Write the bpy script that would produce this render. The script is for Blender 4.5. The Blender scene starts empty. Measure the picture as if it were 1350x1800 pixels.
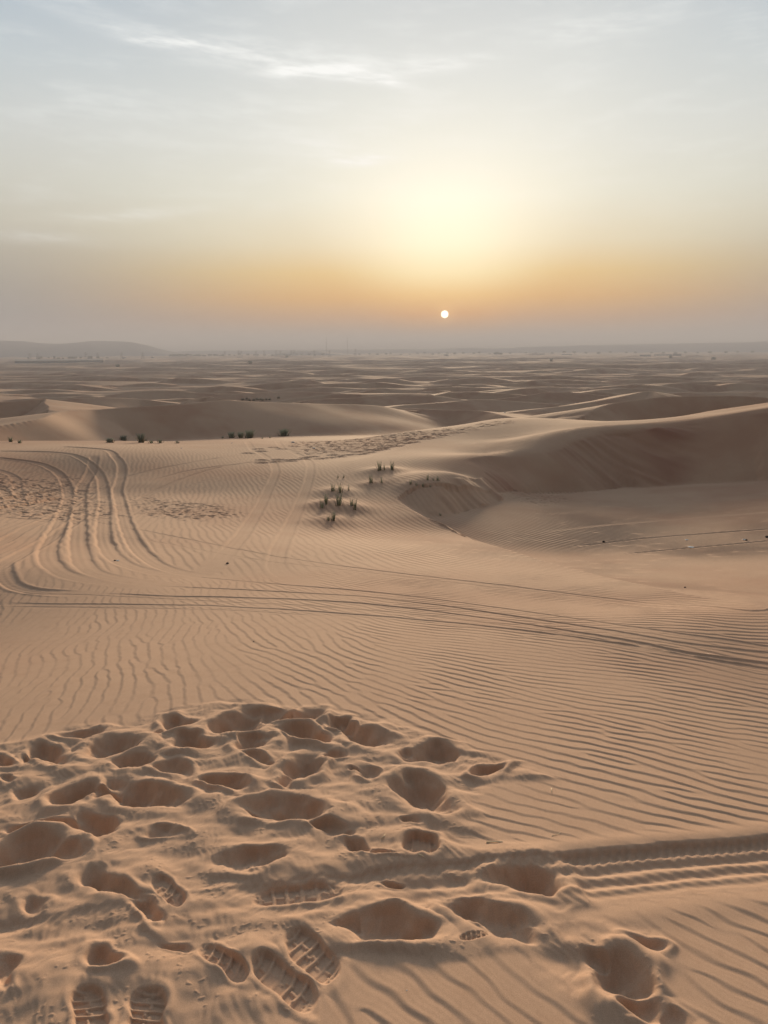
import bpy, math, random, time
import numpy as np
from mathutils import Matrix, Vector
T0 = time.time()
def log(*a): print('[%.1f]' % (time.time()-T0), *a, flush=True)
scene = bpy.context.scene
COL = scene.collection
R = math.radians

# ------------------------------------------------------------------ camera
W0, H0, F0 = 1350.0, 1800.0, 1352.0
CZ = 1.6
PITCH, ROLL = R(11.94), R(0.30)
cam_d = bpy.data.cameras.new('camera'); cam = bpy.data.objects.new('camera', cam_d); COL.objects.link(cam)
cam_d.sensor_fit = 'VERTICAL'; cam_d.sensor_height = 36.0; cam_d.lens = 36.0*F0/H0
cam_d.clip_start = 0.05; cam_d.clip_end = 40000
cam.location = (0, 0, CZ)
RM = Matrix.Rotation(R(90)-PITCH, 3, 'X') @ Matrix.Rotation(-ROLL, 3, 'Z')
cam.rotation_euler = RM.to_euler()
scene.camera = cam
RN = np.array(RM)

# ------------------------------------------------------------------ world: hazy evening sky
SUN_AZ, SUN_EL = R(4.45), R(2.45)       # azimuth east of +Y, elevation
SUN_DIR = np.array([math.sin(SUN_AZ)*math.cos(SUN_EL), math.cos(SUN_AZ)*math.cos(SUN_EL), math.sin(SUN_EL)])
world = bpy.data.worlds.new('World'); scene.world = world; world.use_nodes = True
def lin(c):
    return tuple(((v/255.0)/12.92 if v/255.0 <= .04045 else ((v/255.0+.055)/1.055)**2.4) for v in c)
class NT:
    def __init__(s, tree): s.t = tree; s.n = tree.nodes; s.l = tree.links
    def put(s, sock, v):
        if isinstance(v, bpy.types.NodeSocket): s.l.new(v, sock)
        elif v is not None:
            if hasattr(sock.default_value, '__len__') and not hasattr(v, '__len__'): v = (v,)*len(sock.default_value)
            sock.default_value = v
    def m(s, op, a, b=None, c=None, clamp=False):
        n = s.n.new('ShaderNodeMath'); n.operation = op; n.use_clamp = clamp
        s.put(n.inputs[0], a); s.put(n.inputs[1], b); s.put(n.inputs[2], c); return n.outputs[0]
    def mix(s, f, a, b, mode='MIX'):
        n = s.n.new('ShaderNodeMix'); n.data_type = 'RGBA'; n.blend_type = mode
        s.put(n.inputs[0], f)
        for k, v in ((6, a), (7, b)):
            s.put(n.inputs[k], v if isinstance(v, bpy.types.NodeSocket) else (*v[:3], 1.0))
        return n.outputs[2]
    def ramp(s, f, pts, interp='LINEAR'):
        n = s.n.new('ShaderNodeValToRGB'); cr = n.color_ramp; cr.interpolation = interp
        while len(cr.elements) < len(pts): cr.elements.new(0.5)
        for e, (p, c) in zip(cr.elements, pts):
            e.position = p; e.color = (*c, 1.0) if len(c) == 3 else c
        s.put(n.inputs[0], f); return n.outputs[0]
    def smooth(s, x, a, b, to0=0.0, to1=1.0):
        n = s.n.new('ShaderNodeMapRange'); n.interpolation_type = 'SMOOTHSTEP'
        s.put(n.inputs[0], x); n.inputs[1].default_value = a; n.inputs[2].default_value = b
        n.inputs[3].default_value = to0; n.inputs[4].default_value = to1; return n.outputs[0]
    def noise(s, vec, scale, detail=3.0, rough=0.5, w=None):
        n = s.n.new('ShaderNodeTexNoise'); s.put(n.inputs['Vector'], vec)
        n.inputs['Scale'].default_value = scale; n.inputs['Detail'].default_value = detail
        n.inputs['Roughness'].default_value = rough; return n.outputs[0]
    def xyz(s, x, y, z):
        n = s.n.new('ShaderNodeCombineXYZ'); s.put(n.inputs[0], x); s.put(n.inputs[1], y); s.put(n.inputs[2], z); return n.outputs[0]
SKY_GAIN = .405; GLOW = .07; BACK = .10; ZEN = .40
def build_world():
    t = NT(world.node_tree); t.n.clear()
    geo = t.n.new('ShaderNodeTexCoord'); sep = t.n.new('ShaderNodeSeparateXYZ')
    nrm = t.n.new('ShaderNodeVectorMath'); nrm.operation = 'NORMALIZE'
    t.l.new(geo.outputs['Generated'], nrm.inputs[0]); t.l.new(nrm.outputs[0], sep.inputs[0])
    X, Y, Z = sep.outputs
    deg = 180/math.pi
    el = t.m('MULTIPLY', t.m('ARCSINE', Z), deg)
    az = t.m('MULTIPLY', t.m('ARCTAN2', X, Y), deg)
    a = t.m('SUBTRACT', az, SUN_AZ*deg)
    aa = t.m('ABSOLUTE', a)
    er = t.m('POWER', t.m('DIVIDE', t.m('MAXIMUM', el, 0.0), 90.0), 0.5)      # ramp coordinate
    P = lambda e: math.sqrt(max(e, 0)/90.0)
    sun_c = [(0.0,(178,160,146)),(.8,(180,158,140)),(1.6,(202,156,112)),(2.5,(222,163,98)),(3.8,(238,200,132)),(5.3,(247,236,190)),
             (7.2,(254,251,222)),(10.2,(254,254,236)),(13.7,(240,242,232)),(17.5,(224,228,225)),(21.7,(208,213,214)),(34,(188,198,206)),(60,(176,188,200)),(90,(172,185,198))]
    mid_c = [(0.0,(168,158,151)),(.8,(168,156,147)),(2.2,(196,155,118)),(3.6,(218,172,110)),(5.3,(226,197,140)),
             (7.2,(228,219,190)),(10.2,(230,231,217)),(13.7,(224,227,221)),(17.5,(212,217,216)),(21.7,(200,207,210)),(34,(184,195,204)),(60,(174,187,199)),(90,(172,185,198))]
    far_c = [(0.0,(161,158,158)),(1.0,(160,156,155)),(2.6,(154,151,149)),(4.4,(164,159,151)),(6.3,(180,174,161)),
             (8.3,(200,196,182)),(11,(207,207,198)),(13.7,(207,210,207)),(17.5,(196,205,209)),(21.7,(176,190,202)),(34,(174,188,200)),(60,(170,184,197)),(90,(172,185,198))]
    cols = [t.ramp(er, [(P(e), lin(c)) for e, c in cc], 'EASE' if False else 'LINEAR') for cc in (sun_c, mid_c, far_c)]
    aw = t.m('DIVIDE', aa, t.m('MINIMUM', t.m('ADD', .50, t.m('MULTIPLY', t.m('MAXIMUM', el, 0.0), .062)), 2.4))
    c1 = t.mix(t.smooth(aw, .6, 11.5), cols[0], cols[1])
    c2 = t.mix(t.smooth(aa, 8.0, 32.0), c1, cols[2])
    # cirrus wisps high in the haze
    def G(x, c, w):
        d = t.m('DIVIDE', t.m('SUBTRACT', x, c), w); return t.m('EXPONENT', t.m('MULTIPLY', t.m('MULTIPLY', d, d), -1.0))
    wv = t.xyz(t.m('MULTIPLY', az, .11), t.m('MULTIPLY', el, .5), 0.0)
    n1 = t.noise(wv, 1.0, 5, .55)
    warp = t.m('MULTIPLY', t.m('SUBTRACT', n1, .5), 2.6)
    fib = t.noise(t.xyz(t.m('MULTIPLY', az, .35), t.m('ADD', t.m('MULTIPLY', el, 2.2), t.m('MULTIPLY', az, .16)), 3.0), 1.0, 6, .62)
    cover = None
    for (a0, wa, e0, slope, curv, we, amp) in [(-3.0,3.6,17.75,-.07,-.018,.34,1.9), (-3.6,8.0,18.2,-.03,.004,.8,.34),(-14.0,4.8,19.1,-.01,.016,.40,.50),(-20.5,3.4,20.6,-.20,0,.55,.16),(-9.0,6.5,18.6,-.03,.01,.7,.24),
              (-1.9,2.2,12.7,.07,0,.36,.75),(-4.5,4.5,13.6,-.02,.0,.8,.30),(13.5,5,19.6,.0,.0,.7,.28),(-17.0,4.5,8.9,.10,0,.30,.28),(-24,5,7.2,-.02,.0,.35,.20),
              (3.5,4,18.2,.06,0,.45,.34),(-14,9,15.2,.05,0,1.1,.16),(2.0,3.0,15.6,.08,0,.5,.2)]:
        da = t.m('SUBTRACT', az, a0)
        ec = t.m('ADD', t.m('ADD', e0, t.m('MULTIPLY', da, slope)), t.m('MULTIPLY', t.m('MULTIPLY', da, da), curv))
        g = t.m('MULTIPLY', G(t.m('ADD', el, t.m('MULTIPLY', warp, .32)), ec, we), G(az, a0, wa))
        g = t.m('MULTIPLY', g, amp*1.35)
        cover = g if cover is None else t.m('ADD', cover, g)
    cover = t.m('MULTIPLY', cover, t.smooth(fib, .36, .68, .25, 1.0))
    fine = t.m('MULTIPLY', t.smooth(t.noise(wv, 1.7, 6, .6), .46, .75), .20)
    cover = t.m('ADD', cover, t.m('MULTIPLY', fine, t.smooth(el, 5, 14)), clamp=False)
    c3 = t.mix(t.m('MINIMUM', cover, 1.0), c2, lin((250,252,250)))
    # lower hemisphere: bounce colour of the desert
    c4 = t.mix(t.smooth(el, -3.0, -0.2), lin((150,130,118)), c3)
    # sun disc
    dv = t.n.new('ShaderNodeVectorMath'); dv.operation = 'DOT_PRODUCT'; t.l.new(nrm.outputs[0], dv.inputs[0]); dv.inputs[1].default_value = SUN_DIR
    dd = t.m('SUBTRACT', 1.0, dv.outputs['Value'])
    r0 = 1-math.cos(R(.225)); r1 = 1-math.cos(R(.29)); r2 = 1-math.cos(R(1.3))
    disc = t.smooth(dd, r0, r1, 1.0, 0.0)
    halo = t.m('MULTIPLY', t.m('POWER', t.smooth(dd, 0, r2, 1.0, 0.0), 3.0), .10)
    c5 = t.mix(1.0, c4, t.mix(halo, (0,0,0), (1.0,.75,.35)), 'ADD')
    c6 = t.mix(1.0, c5, t.mix(disc, (0,0,0), (2.6,2.4,1.9)), 'ADD')
    # the white glow above the sun is far brighter than paper white; the sky behind the camera is dim
    gl = t.m('MULTIPLY', t.m('MULTIPLY', G(a, 0.0, 4.2), G(el, 8.4, 3.2)), GLOW)
    c6 = t.mix(1.0, c6, t.mix(gl, (0,0,0), (1.0,.90,.70)), 'ADD')
    back = t.smooth(t.m('ABSOLUTE', t.m('WRAP', a, 180.0, -180.0)), 55, 150, 1.0, BACK)
    hi = t.smooth(el, 25, 70, 0.0, 1.0)
    back = t.m('ADD', t.m('MULTIPLY', back, t.m('SUBTRACT', 1.0, hi)), t.m('MULTIPLY', hi, ZEN))
    c6 = t.mix(1.0, c6, t.xyz(back, back, back), 'MULTIPLY')
    bg = t.n.new('ShaderNodeBackground'); t.put(bg.inputs[0], c6); bg.inputs[1].default_value = SKY_GAIN
    # a little physical sky on top
    sk = t.n.new('ShaderNodeTexSky'); sk.sky_type = 'NISHITA'; sk.sun_disc = False
    sk.sun_elevation = SUN_EL; sk.sun_rotation = SUN_AZ; sk.dust_density = 4
    bg2 = t.n.new('ShaderNodeBackground'); t.l.new(sk.outputs[0], bg2.inputs[0]); bg2.inputs[1].default_value = 0.004
    ad = t.n.new('ShaderNodeAddShader'); t.l.new(bg.outputs[0], ad.inputs[0]); t.l.new(bg2.outputs[0], ad.inputs[1])
    out = t.n.new('ShaderNodeOutputWorld'); t.l.new(ad.outputs[0], out.inputs[0])
build_world()
sun_d = bpy.data.lights.new('sun', 'SUN'); sun = bpy.data.objects.new('sun', sun_d); COL.objects.link(sun)
sun_d.energy = 5.0; sun_d.angle = R(16); sun_d.color = (1.0, .76, .50)
sun.rotation_euler = Vector(-SUN_DIR).to_track_quat('-Z', 'Y').to_euler()
vs = scene.view_settings; vs.view_transform = 'Standard'; vs.look = 'None'; vs.exposure = 1.32; vs.gamma = 1.0; vs.use_curve_mapping = False
cy = scene.cycles
cy.max_bounces = 5; cy.diffuse_bounces = 3; cy.volume_bounces = 0; cy.use_denoising = True
try: cy.sample_clamp_indirect = 4.0
except Exception: pass

# ------------------------------------------------------------------ numeric helpers
def ray(u, v):
    d = np.array([(u-W0/2)/F0, -(v-H0/2)/F0, -1.0]); return RN @ d
def pix(u, v, r):
    """point on the line of sight at horizontal distance r"""
    d = ray(u, v); k = r/math.hypot(d[0], d[1]); return np.array([d[0]*k, d[1]*k, CZ + d[2]*k])
def sstep(x, a, b):
    t = np.clip((x-a)/(b-a), 0, 1); return t*t*(3-2*t)
_perm = {}
def perlin(x, y, seed=0):
    if seed not in _perm:
        rs = np.random.RandomState(seed+11); p = rs.permutation(256).astype(np.int32)
        an = rs.rand(256)*2*np.pi; _perm[seed] = (p, np.cos(an).astype(np.float32), np.sin(an).astype(np.float32))
    p, gx, gy = _perm[seed]
    xf = np.floor(x); yf = np.floor(y); xi = xf.astype(np.int64) & 255; yi = yf.astype(np.int64) & 255
    dx = (x-xf).astype(np.float32); dy = (y-yf).astype(np.float32)
    u = dx*dx*dx*(dx*(dx*6-15)+10); v = dy*dy*dy*(dy*(dy*6-15)+10)
    def g(ix, iy, ox, oy):
        h = p[(p[ix & 255]+iy) & 255]; return gx[h]*(dx-ox)+gy[h]*(dy-oy)
    a = g(xi, yi, 0, 0); b = g(xi+1, yi, 1, 0); c = g(xi, yi+1, 0, 1); d = g(xi+1, yi+1, 1, 1)
    return ((a+(b-a)*u)+((c+(d-c)*u)-(a+(b-a)*u))*v)*1.5
def fbm(x, y, oct=3, seed=0, gain=.5):
    s = 0; a = 1.0; f = 1.0
    for k in range(oct): s = s+a*perlin(x*f+k*17.3, y*f-k*9.1, seed+k); a *= gain; f *= 2.03
    return s
class TPS:
    def __init__(s, pts, lam=0.002):
        P = np.array(pts, float); s.c = P[:, :2]; n = len(P); s.sc = 10.0
        X = s.c/s.sc; K = s.U(X[:, None, :]-X[None, :, :]) + lam*np.eye(n)
        A = np.zeros((n+3, n+3)); A[:n, :n] = K; A[:n, n] = 1; A[:n, n+1:] = X; A[n, :n] = 1; A[n+1:, :n] = X.T
        b = np.zeros(n+3); b[:n] = P[:, 2]; s.w = np.linalg.solve(A, b); s.n = n
    def U(s, D):
        r2 = (D**2).sum(-1); return .5*r2*np.log(r2+1e-12)
    def __call__(s, x, y):
        x = np.asarray(x, float)/s.sc; y = np.asarray(y, float)/s.sc
        out = s.w[s.n]+s.w[s.n+1]*x+s.w[s.n+2]*y
        for i in range(s.n):
            r2 = (x-s.c[i, 0]/s.sc)**2+(y-s.c[i, 1]/s.sc)**2; out = out+s.w[i]*.5*r2*np.log(r2+1e-12)
        return out
def smax(a, b, k):
    h = np.clip(.5+.5*(a-b)/k, 0, 1); return b+(a-b)*h+k*h*(1-h)
def polydist(px, py, P):
    """distance to a polyline P (n,>=2); returns distance, arc position, side(+ = left of travel), interpolated extra columns"""
    P = np.asarray(P, float); best = np.full(px.shape, 1e18); arc = np.zeros(px.shape); side = np.ones(px.shape)
    ex = [np.zeros(px.shape) for _ in range(P.shape[1]-2)]; s0 = 0.0
    for i in range(len(P)-1):
        ax, ay = P[i, :2]; bx, by = P[i+1, :2]; dx, dy = bx-ax, by-ay; L2 = dx*dx+dy*dy+1e-12
        t = np.clip(((px-ax)*dx+(py-ay)*dy)/L2, 0, 1); qx = px-ax-t*dx; qy = py-ay-t*dy; d = qx*qx+qy*qy
        m = d < best; best = np.where(m, d, best); L = math.sqrt(L2)
        arc = np.where(m, s0+t*L, arc); side = np.where(m, np.sign(dx*qy-dy*qx)+0.0, side)
        for k in range(len(ex)): ex[k] = np.where(m, P[i, 2+k]+(P[i+1, 2+k]-P[i, 2+k])*t, ex[k])
        s0 += L
    return np.sqrt(best), arc, side, ex
def spline(pts, n=8):
    """Catmull-Rom through rows"""
    P = np.asarray(pts, float); Q = np.vstack([2*P[0]-P[1], P, 2*P[-1]-P[-2]]); out = []
    for i in range(1, len(Q)-2):
        for t in np.linspace(0, 1, n, endpoint=False):
            a, b, c, d = Q[i-1], Q[i], Q[i+1], Q[i+2]
            out.append(.5*((2*b)+(-a+c)*t+(2*a-5*b+4*c-d)*t*t+(-a+3*b-3*c+d)*t**3))
    out.append(P[-1]); return np.array(out)
def inpoly(px, py, P):
    P = np.asarray(P, float); ins = np.zeros(px.shape, bool); n = len(P)
    for i in range(n):
        x1, y1 = P[i, :2]; x2, y2 = P[(i+1) % n, :2]
        if y1 == y2: continue
        c = ((y1 > py) != (y2 > py)) & (px < (x2-x1)*(py-y1)/(y2-y1)+x1); ins ^= c
    return ins

# wind ripples / transverse dunes: a wave train relaxed into a slowly turning orientation, with natural junctions
class Train:
    def __init__(s, x0, y0, nx, ny, dx, lam, angle, a_lo, a_hi, K=7, iters=12, seed=1, sr=.20, st=.16):
        rs = np.random.RandomState(seed); s.x0, s.y0, s.dx, s.nx, s.ny = x0, y0, dx, nx, ny
        X, Y = np.meshgrid(x0+np.arange(nx)*dx, y0+np.arange(ny)*dx)
        ang = np.clip(angle(X, Y), a_lo, a_hi); ks = np.linspace(a_lo, a_hi, K); pos = (ang-a_lo)/(a_hi-a_lo)*(K-1)
        wts = [np.clip(1-np.abs(pos-k), 0, 1).astype(np.float32) for k in range(K)]
        fx = np.fft.fftfreq(nx, dx)[None, :]; fy = np.fft.fftfreq(ny, dx)[:, None]; f0 = 1/lam
        filt = []
        for k in ks:
            c, sn = math.cos(k), math.sin(k); a = fx*c+fy*sn-f0; b = -fx*sn+fy*c
            filt.append(np.exp(-(a/(sr*f0))**2/2-(b/(st*f0))**2/2).astype(np.float32))
        u = rs.randn(ny, nx)
        for it in range(iters):
            Z = np.fft.fft2(u); z = 0
            for w, g in zip(wts, filt): z = z+w*np.fft.ifft2(Z*g)
            am = np.abs(z); z = z/(am+.25*am.mean()); u = z.real
        s.z = z.astype(np.complex64)
    def __call__(s, x, y):
        gx = (x-s.x0)/s.dx; gy = (y-s.y0)/s.dx; ix = np.floor(gx); iy = np.floor(gy); fx = (gx-ix).astype(np.float32); fy = (gy-iy).astype(np.float32)
        ix = ix.astype(np.int64); iy = iy.astype(np.int64)
        def w(t):   # Catmull-Rom weights
            return (-.5*t+t*t-.5*t**3, 1-2.5*t*t+1.5*t**3, .5*t+2*t*t-1.5*t**3, -.5*t*t+.5*t**3)
        wx = w(fx); wy = w(fy); out = 0
        for j in range(4):
            r = 0; yy = (iy+j-1) % s.ny
            for i in range(4): r = r+wx[i]*s.z[yy, (ix+i-1) % s.nx]
            out = out+wy[j]*r
        return out
def saw(z, k2=.36, k3=.14):
    a = np.minimum(np.abs(z), 1.0); th = np.angle(z); return a*(np.sin(th)+k2*np.sin(2*th)+k3*np.sin(3*th))

# ------------------------------------------------------------------ the large shape of the dunes
def hgt(H): return CZ-H
near_pts = []
for r_, azs in ((1.0, (-40, 0, 40)), (2.5, (-40, -15, 15, 40)), (5, (-42, -20, 0, 20, 42)), (7.5, (-40, -20, 0, 20, 40)), (9.3, (-14, 0, 12))):
    for a_ in azs: near_pts.append((r_*math.sin(R(a_)), r_*math.cos(R(a_)), hgt(1.3+.15*r_)))
for r_, azs in ((6, (90, 180, -90)), (25, (90, 135, 180, -135, -90)), (45, (70, 110, 150, 180, -150, -110, -70))):
    for a_ in azs: near_pts.append((r_*math.sin(R(a_)), r_*math.cos(R(a_)), hgt(1.5+.075*r_)))
SNP = [(675,965,11.6),(600,930,15.2),(600,900,17.4),(600,880,18.9),(620,850,21.3),(680,822,24.2),(600,805,28),(560,782,34),(700,757,37.5),(620,769,37.5),
       (480,850,21.8),(480,810,27),(450,780,34),(450,900,17.2),(740,905,16.9),(760,862,20.2),(720,868,19.9),(790,932,15.8),(860,956,13.2),(950,985,10.9),(1060,1014,9.2),(1180,1036,7.9),(1350,1066,6.75),
       (850,862,22),(800,862,20.9),(880,864,23.2),(850,815,26),
       (150,1000,9.4),(150,950,12.7),(150,905,16.6),(150,868,21.6),(150,835,24.6),(150,800,27.2),(150,787,29.5),
       (30,1000,9.4),(30,940,13.3),(30,890,18.5),(30,862,22.0),(30,820,25.5),(30,795,28.5),(30,786,31),
       (250,940,13.2),(260,880,19.6),(260,850,22.6),(260,810,26.6),(260,785,31),(350,900,17.2),(350,868,21.0),(350,820,25.5),(350,790,30.5),(350,781,34),
       (-250,900,17),(-250,860,21),(-250,790,29),(1500,900,17),(1500,800,24)]
SN = TPS([*near_pts, *[tuple(pix(*p)) for p in SNP]], lam=.004)
S2P = [(795,930,17.4),(860,895,20.4),(900,868,24),(1000,866,26),(1350,858,25.5),(1000,950,17.4),(1100,980,15),(950,970,16),(1200,1000,13),(1350,950,17),(1350,1000,13),
       (1350,1040,10.2),(1250,1042,9.2),(1350,1075,7.7),(1500,1000,13),(1500,900,20),(1100,900,21.5),(1250,900,21.5),(1350,1115,5.7),(1200,1080,6.6)]
S2 = TPS([tuple(pix(*p)) for p in S2P], lam=.002)
S3P = [(1350,717.5,33.5),(1280,728.5,33.5),(1200,739.5,33.3),(1130,745.5,33.3),(1060,750.5,33),(1350,712.5,36.8),(1280,724,36.6),(1350,722,31),(1280,732,31),(1200,742,31),(1130,747,31),(1060,753,30.5),(1000,770,29.4),(950,800,27.3),(915,835,25.2),(885,863,23.4),(850,863,21.6),(800,866,20.3),(765,864,19.9),
       (1350,708,40),(1250,722,40),(1180,735,40),(1100,741,40),(1000,737,41),(890,735,42),(800,745,41),(700,757,38),(620,770,37),
       (1350,790,28.7),(1200,800,28.8),(1080,806,28.7),(1350,852,26.6),(1220,857,27.2),(1100,860,27),(1000,862,26.6),(930,864,25.2),(900,868,24.2),
       (870,885,21.9),(830,910,19.9),(800,930,18.6),(850,800,28),(870,830,24.6),(800,835,23),(830,780,32),(900,770,33),(950,750,36),(1050,744,35.5),(1200,733,36),(1300,720,36),(750,800,28),(700,830,23.5),
       (1500,700,31),(1500,690,40),(1500,850,26)]
s3 = [tuple(pix(*p)) for p in S3P]
for (u, v, r_, dr, dz) in [(1350,852,26.6,3,2.0),(1220,857,27.2,3,2.0),(1100,860,27,3,2.0),(1000,862,26.6,3,2.0),(930,864,25.2,2.6,1.6),(870,885,21.9,1.6,.9),(800,930,18.6,1.5,.7),(1350,852,26.6,8,4),(1100,860,27,8,4),(950,900,20,4,3)]:
    p = pix(u, v, r_-dr); q = pix(u, v, r_); s3.append((p[0], p[1], q[2]-dz))
for (u, v, r_) in [(700,930,14),(500,900,17),(600,860,20),(450,800,26),(500,780,33)]:
    p = pix(u, v, r_); s3.append((p[0], p[1], p[2]-.6))
for a_ in (-10, 0, 10, 20, 30, 42):
    s3.append((52*math.sin(R(a_)), 52*math.cos(R(a_)), hgt(6.6)))
S3 = TPS(s3, lam=.002)
BROW = spline([tuple(pix(*p)[:2]) for p in [(896,868,23.6),(905,860,24.0),(925,838,25.0),(955,808,26.7),(1000,778,28.7),(1060,758,29.9),(1130,749.5,30.4),(1200,744,30.7),(1280,735,30.9),(1350,725,31.1),(1500,703,31.2),(1700,690,31.2)]], 6)
BROW = np.column_stack([BROW, S3(BROW[:, 0], BROW[:, 1])])
ridge = spline([tuple(pix(*p)[:2]) for p in [(905,869,24.2),(880,866,22.9),(850,866,21.8),(800,866,20.6),(760,865,20.1),(722,869,19.7),(700,881,18.9),(738,902,17.0),(790,931,15.8),(860,956,13.2),(950,985,10.9),(1060,1014,9.2),(1180,1036,7.9),(1350,1066,6.75),(1600,1110,5.4)]], 6)
cutpoly = np.vstack([ridge, [(30, 4), (60, 30), (30, 60), (14, 30)]])
R_B = [0,40,46,57,80,120,200,400,1000,2500,20000]; H_B = [4.6,4.8,5.1,6.4,7.8,9.3,10.9,13.2,15.5,18,18]
rb = np.exp(np.linspace(np.log(1), np.log(20000), 400)); hb = np.interp(rb, R_B, H_B)
for _ in range(3): hb = np.convolve(np.pad(hb, 4, 'edge'), np.ones(9)/9, 'valid')
def crest(pts, lee, stoss, k=.5, foot=0.0): return dict(P=spline([tuple(pix(*p)) for p in pts], 5), lee=lee, stoss=stoss, k=k)
DUNES = [
 crest([(-200,765,42),(-120,762,43),(0,751,47),(50,738,51),(85,726,56),(120,720,60),(160,719.5,62),(230,714.5,63),(330,709.5,64),(400,704,66),(480,706.5,69),(560,709,73),(640,712,78),(700,720,82)], .52, .10, .5),
]
DUNES[0]['lee2'] = .21
DUNES += [
 crest([(700,717.5,88),(760,719.5,84),(830,722,80),(880,731,74),(930,736,70)], .45, .10, .4),
 crest([(640,722,96),(685,716,100),(760,708,105),(830,702.5,110),(880,703,112),(950,709,113),(1010,713.5,113),(1060,716,110)], .34, .09, .6),
 crest([(1030,728,57),(1045,718,58),(1080,708,60),(1140,700,62),(1200,696,63),(1280,694.5,64),(1340,699,64),(1400,710,63)], .55, .16, .5),
 crest([(960,716,84),(1040,706,86),(1100,696,90),(1150,687.5,93),(1166,694,90),(1185,700,88)], .30, .14, .5),
 crest([(870,702,132),(930,694,136),(975,689,138),(1040,691,140),(1100,700,140)], .4, .1, .6),
 crest([(-120,712,84),(0,706,85),(35,702,86),(62,701,87),(70,708,83),(78,720,76)], .50, .13, .7),
 crest([(75,703,118),(130,700,118),(200,699,120),(255,702,122),(310,709,118)], .4, .1, .6),
 crest([(330,704,92),(352,699,94),(368,697,94),(385,699.5,92),(410,703,90)], .45, .3, .4),
 crest([(180,698,150),(230,689,152),(300,686,152),(340,690,150),(420,692,150),(520,688,152),(600,691,150)], .34, .1, .6),
 crest([(560,702,118),(640,698,120),(690,694,124),(760,697,124),(800,701,120)], .4, .12, .6),
 crest([(1130,694,165),(1200,690,165),(1290,689.5,165),(1400,688,160)], .35, .1, .6),
]
_rd = np.random.RandomState(21); RDUNES = []
_r = 96.0
while _r < 520:
    n_ = int(1.5*_r/(24+.03*_r))+1
    for c_ in range(n_):
        a_ = R(-40)+R(80)*(c_+.5+_rd.uniform(-.45, .45))/n_; r_ = _r*(1+_rd.uniform(-.05, .05))
        if _rd.rand() < .08: continue
        L_ = _rd.uniform(8, 22)*(1+.0012*_r); hgt_ = _rd.uniform(1.0, 2.9)*(1-.45*(_r < 125)); t_ = R(_rd.uniform(-24, 24)); cv = _rd.uniform(-.35, .6); cx_, cy_ = r_*math.sin(a_), r_*math.cos(a_); pk = _rd.uniform(-.5, .5)
        q_ = []
        for u_ in np.linspace(-1, 1, 9):
            lx, ly = u_*L_, -cv*L_*(1-u_*u_)*.6+.08*L_*math.sin(u_*5+c_)
            X_, Y_ = cx_+lx*math.cos(t_)-ly*math.sin(t_), cy_+lx*math.sin(t_)+ly*math.cos(t_)
            w_ = (u_-pk)/((1-pk) if u_ > pk else (1+pk)); rr_ = math.hypot(X_, Y_)
            q_.append((X_, Y_, CZ-float(np.interp(rr_, rb, hb))+hgt_*(1-abs(w_)**1.5)-.5))
        RDUNES.append(dict(P=np.array(q_), lee=_rd.uniform(.42, .56), stoss=.62*float(np.interp(_r, rb, hb))/_r*_rd.uniform(.6, 1.3), k=.25))
    _r += max(7.5, _r*_r/(1352*float(np.interp(_r, rb, hb)))*7.5)
log('trains', len(RDUNES))
far_train = Train(0, 0, 512, 512, 3.6, 35.0, lambda X, Y: R(90)+R(26)*np.sin(X*2*np.pi/1843*2+1.0)*np.cos(Y*2*np.pi/1843*2), R(50), R(130), K=7, iters=9, seed=5, sr=.26, st=.27)
far_train2 = Train(0, 0, 512, 512, 2.0, 17.0, lambda X, Y: R(90)+R(30)*np.cos(X*2*np.pi/1024+2.0), R(50), R(130), K=6, iters=8, seed=8, sr=.3, st=.3)
log('far trains')
def s3_cut(a, b):
    z = S3(a, b); q = (a > 1.5)&(b > 17)&(b < 36)
    if q.any():
        d, arc, side, ex = polydist(a[q], b[q], BROW)
        dd = np.where(-side > 0, d, 0.0)             # camera side
        k = .05+.22*sstep(arc, 5, 14); lim = ex[0]-.66*dd+np.where(-side > 0, 0, d*.6)
        L = sstep(arc, .2, 2.0); z[q] = z[q]*(1-L)+(-smax(-z[q], -lim, k))*L
    return z
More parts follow.
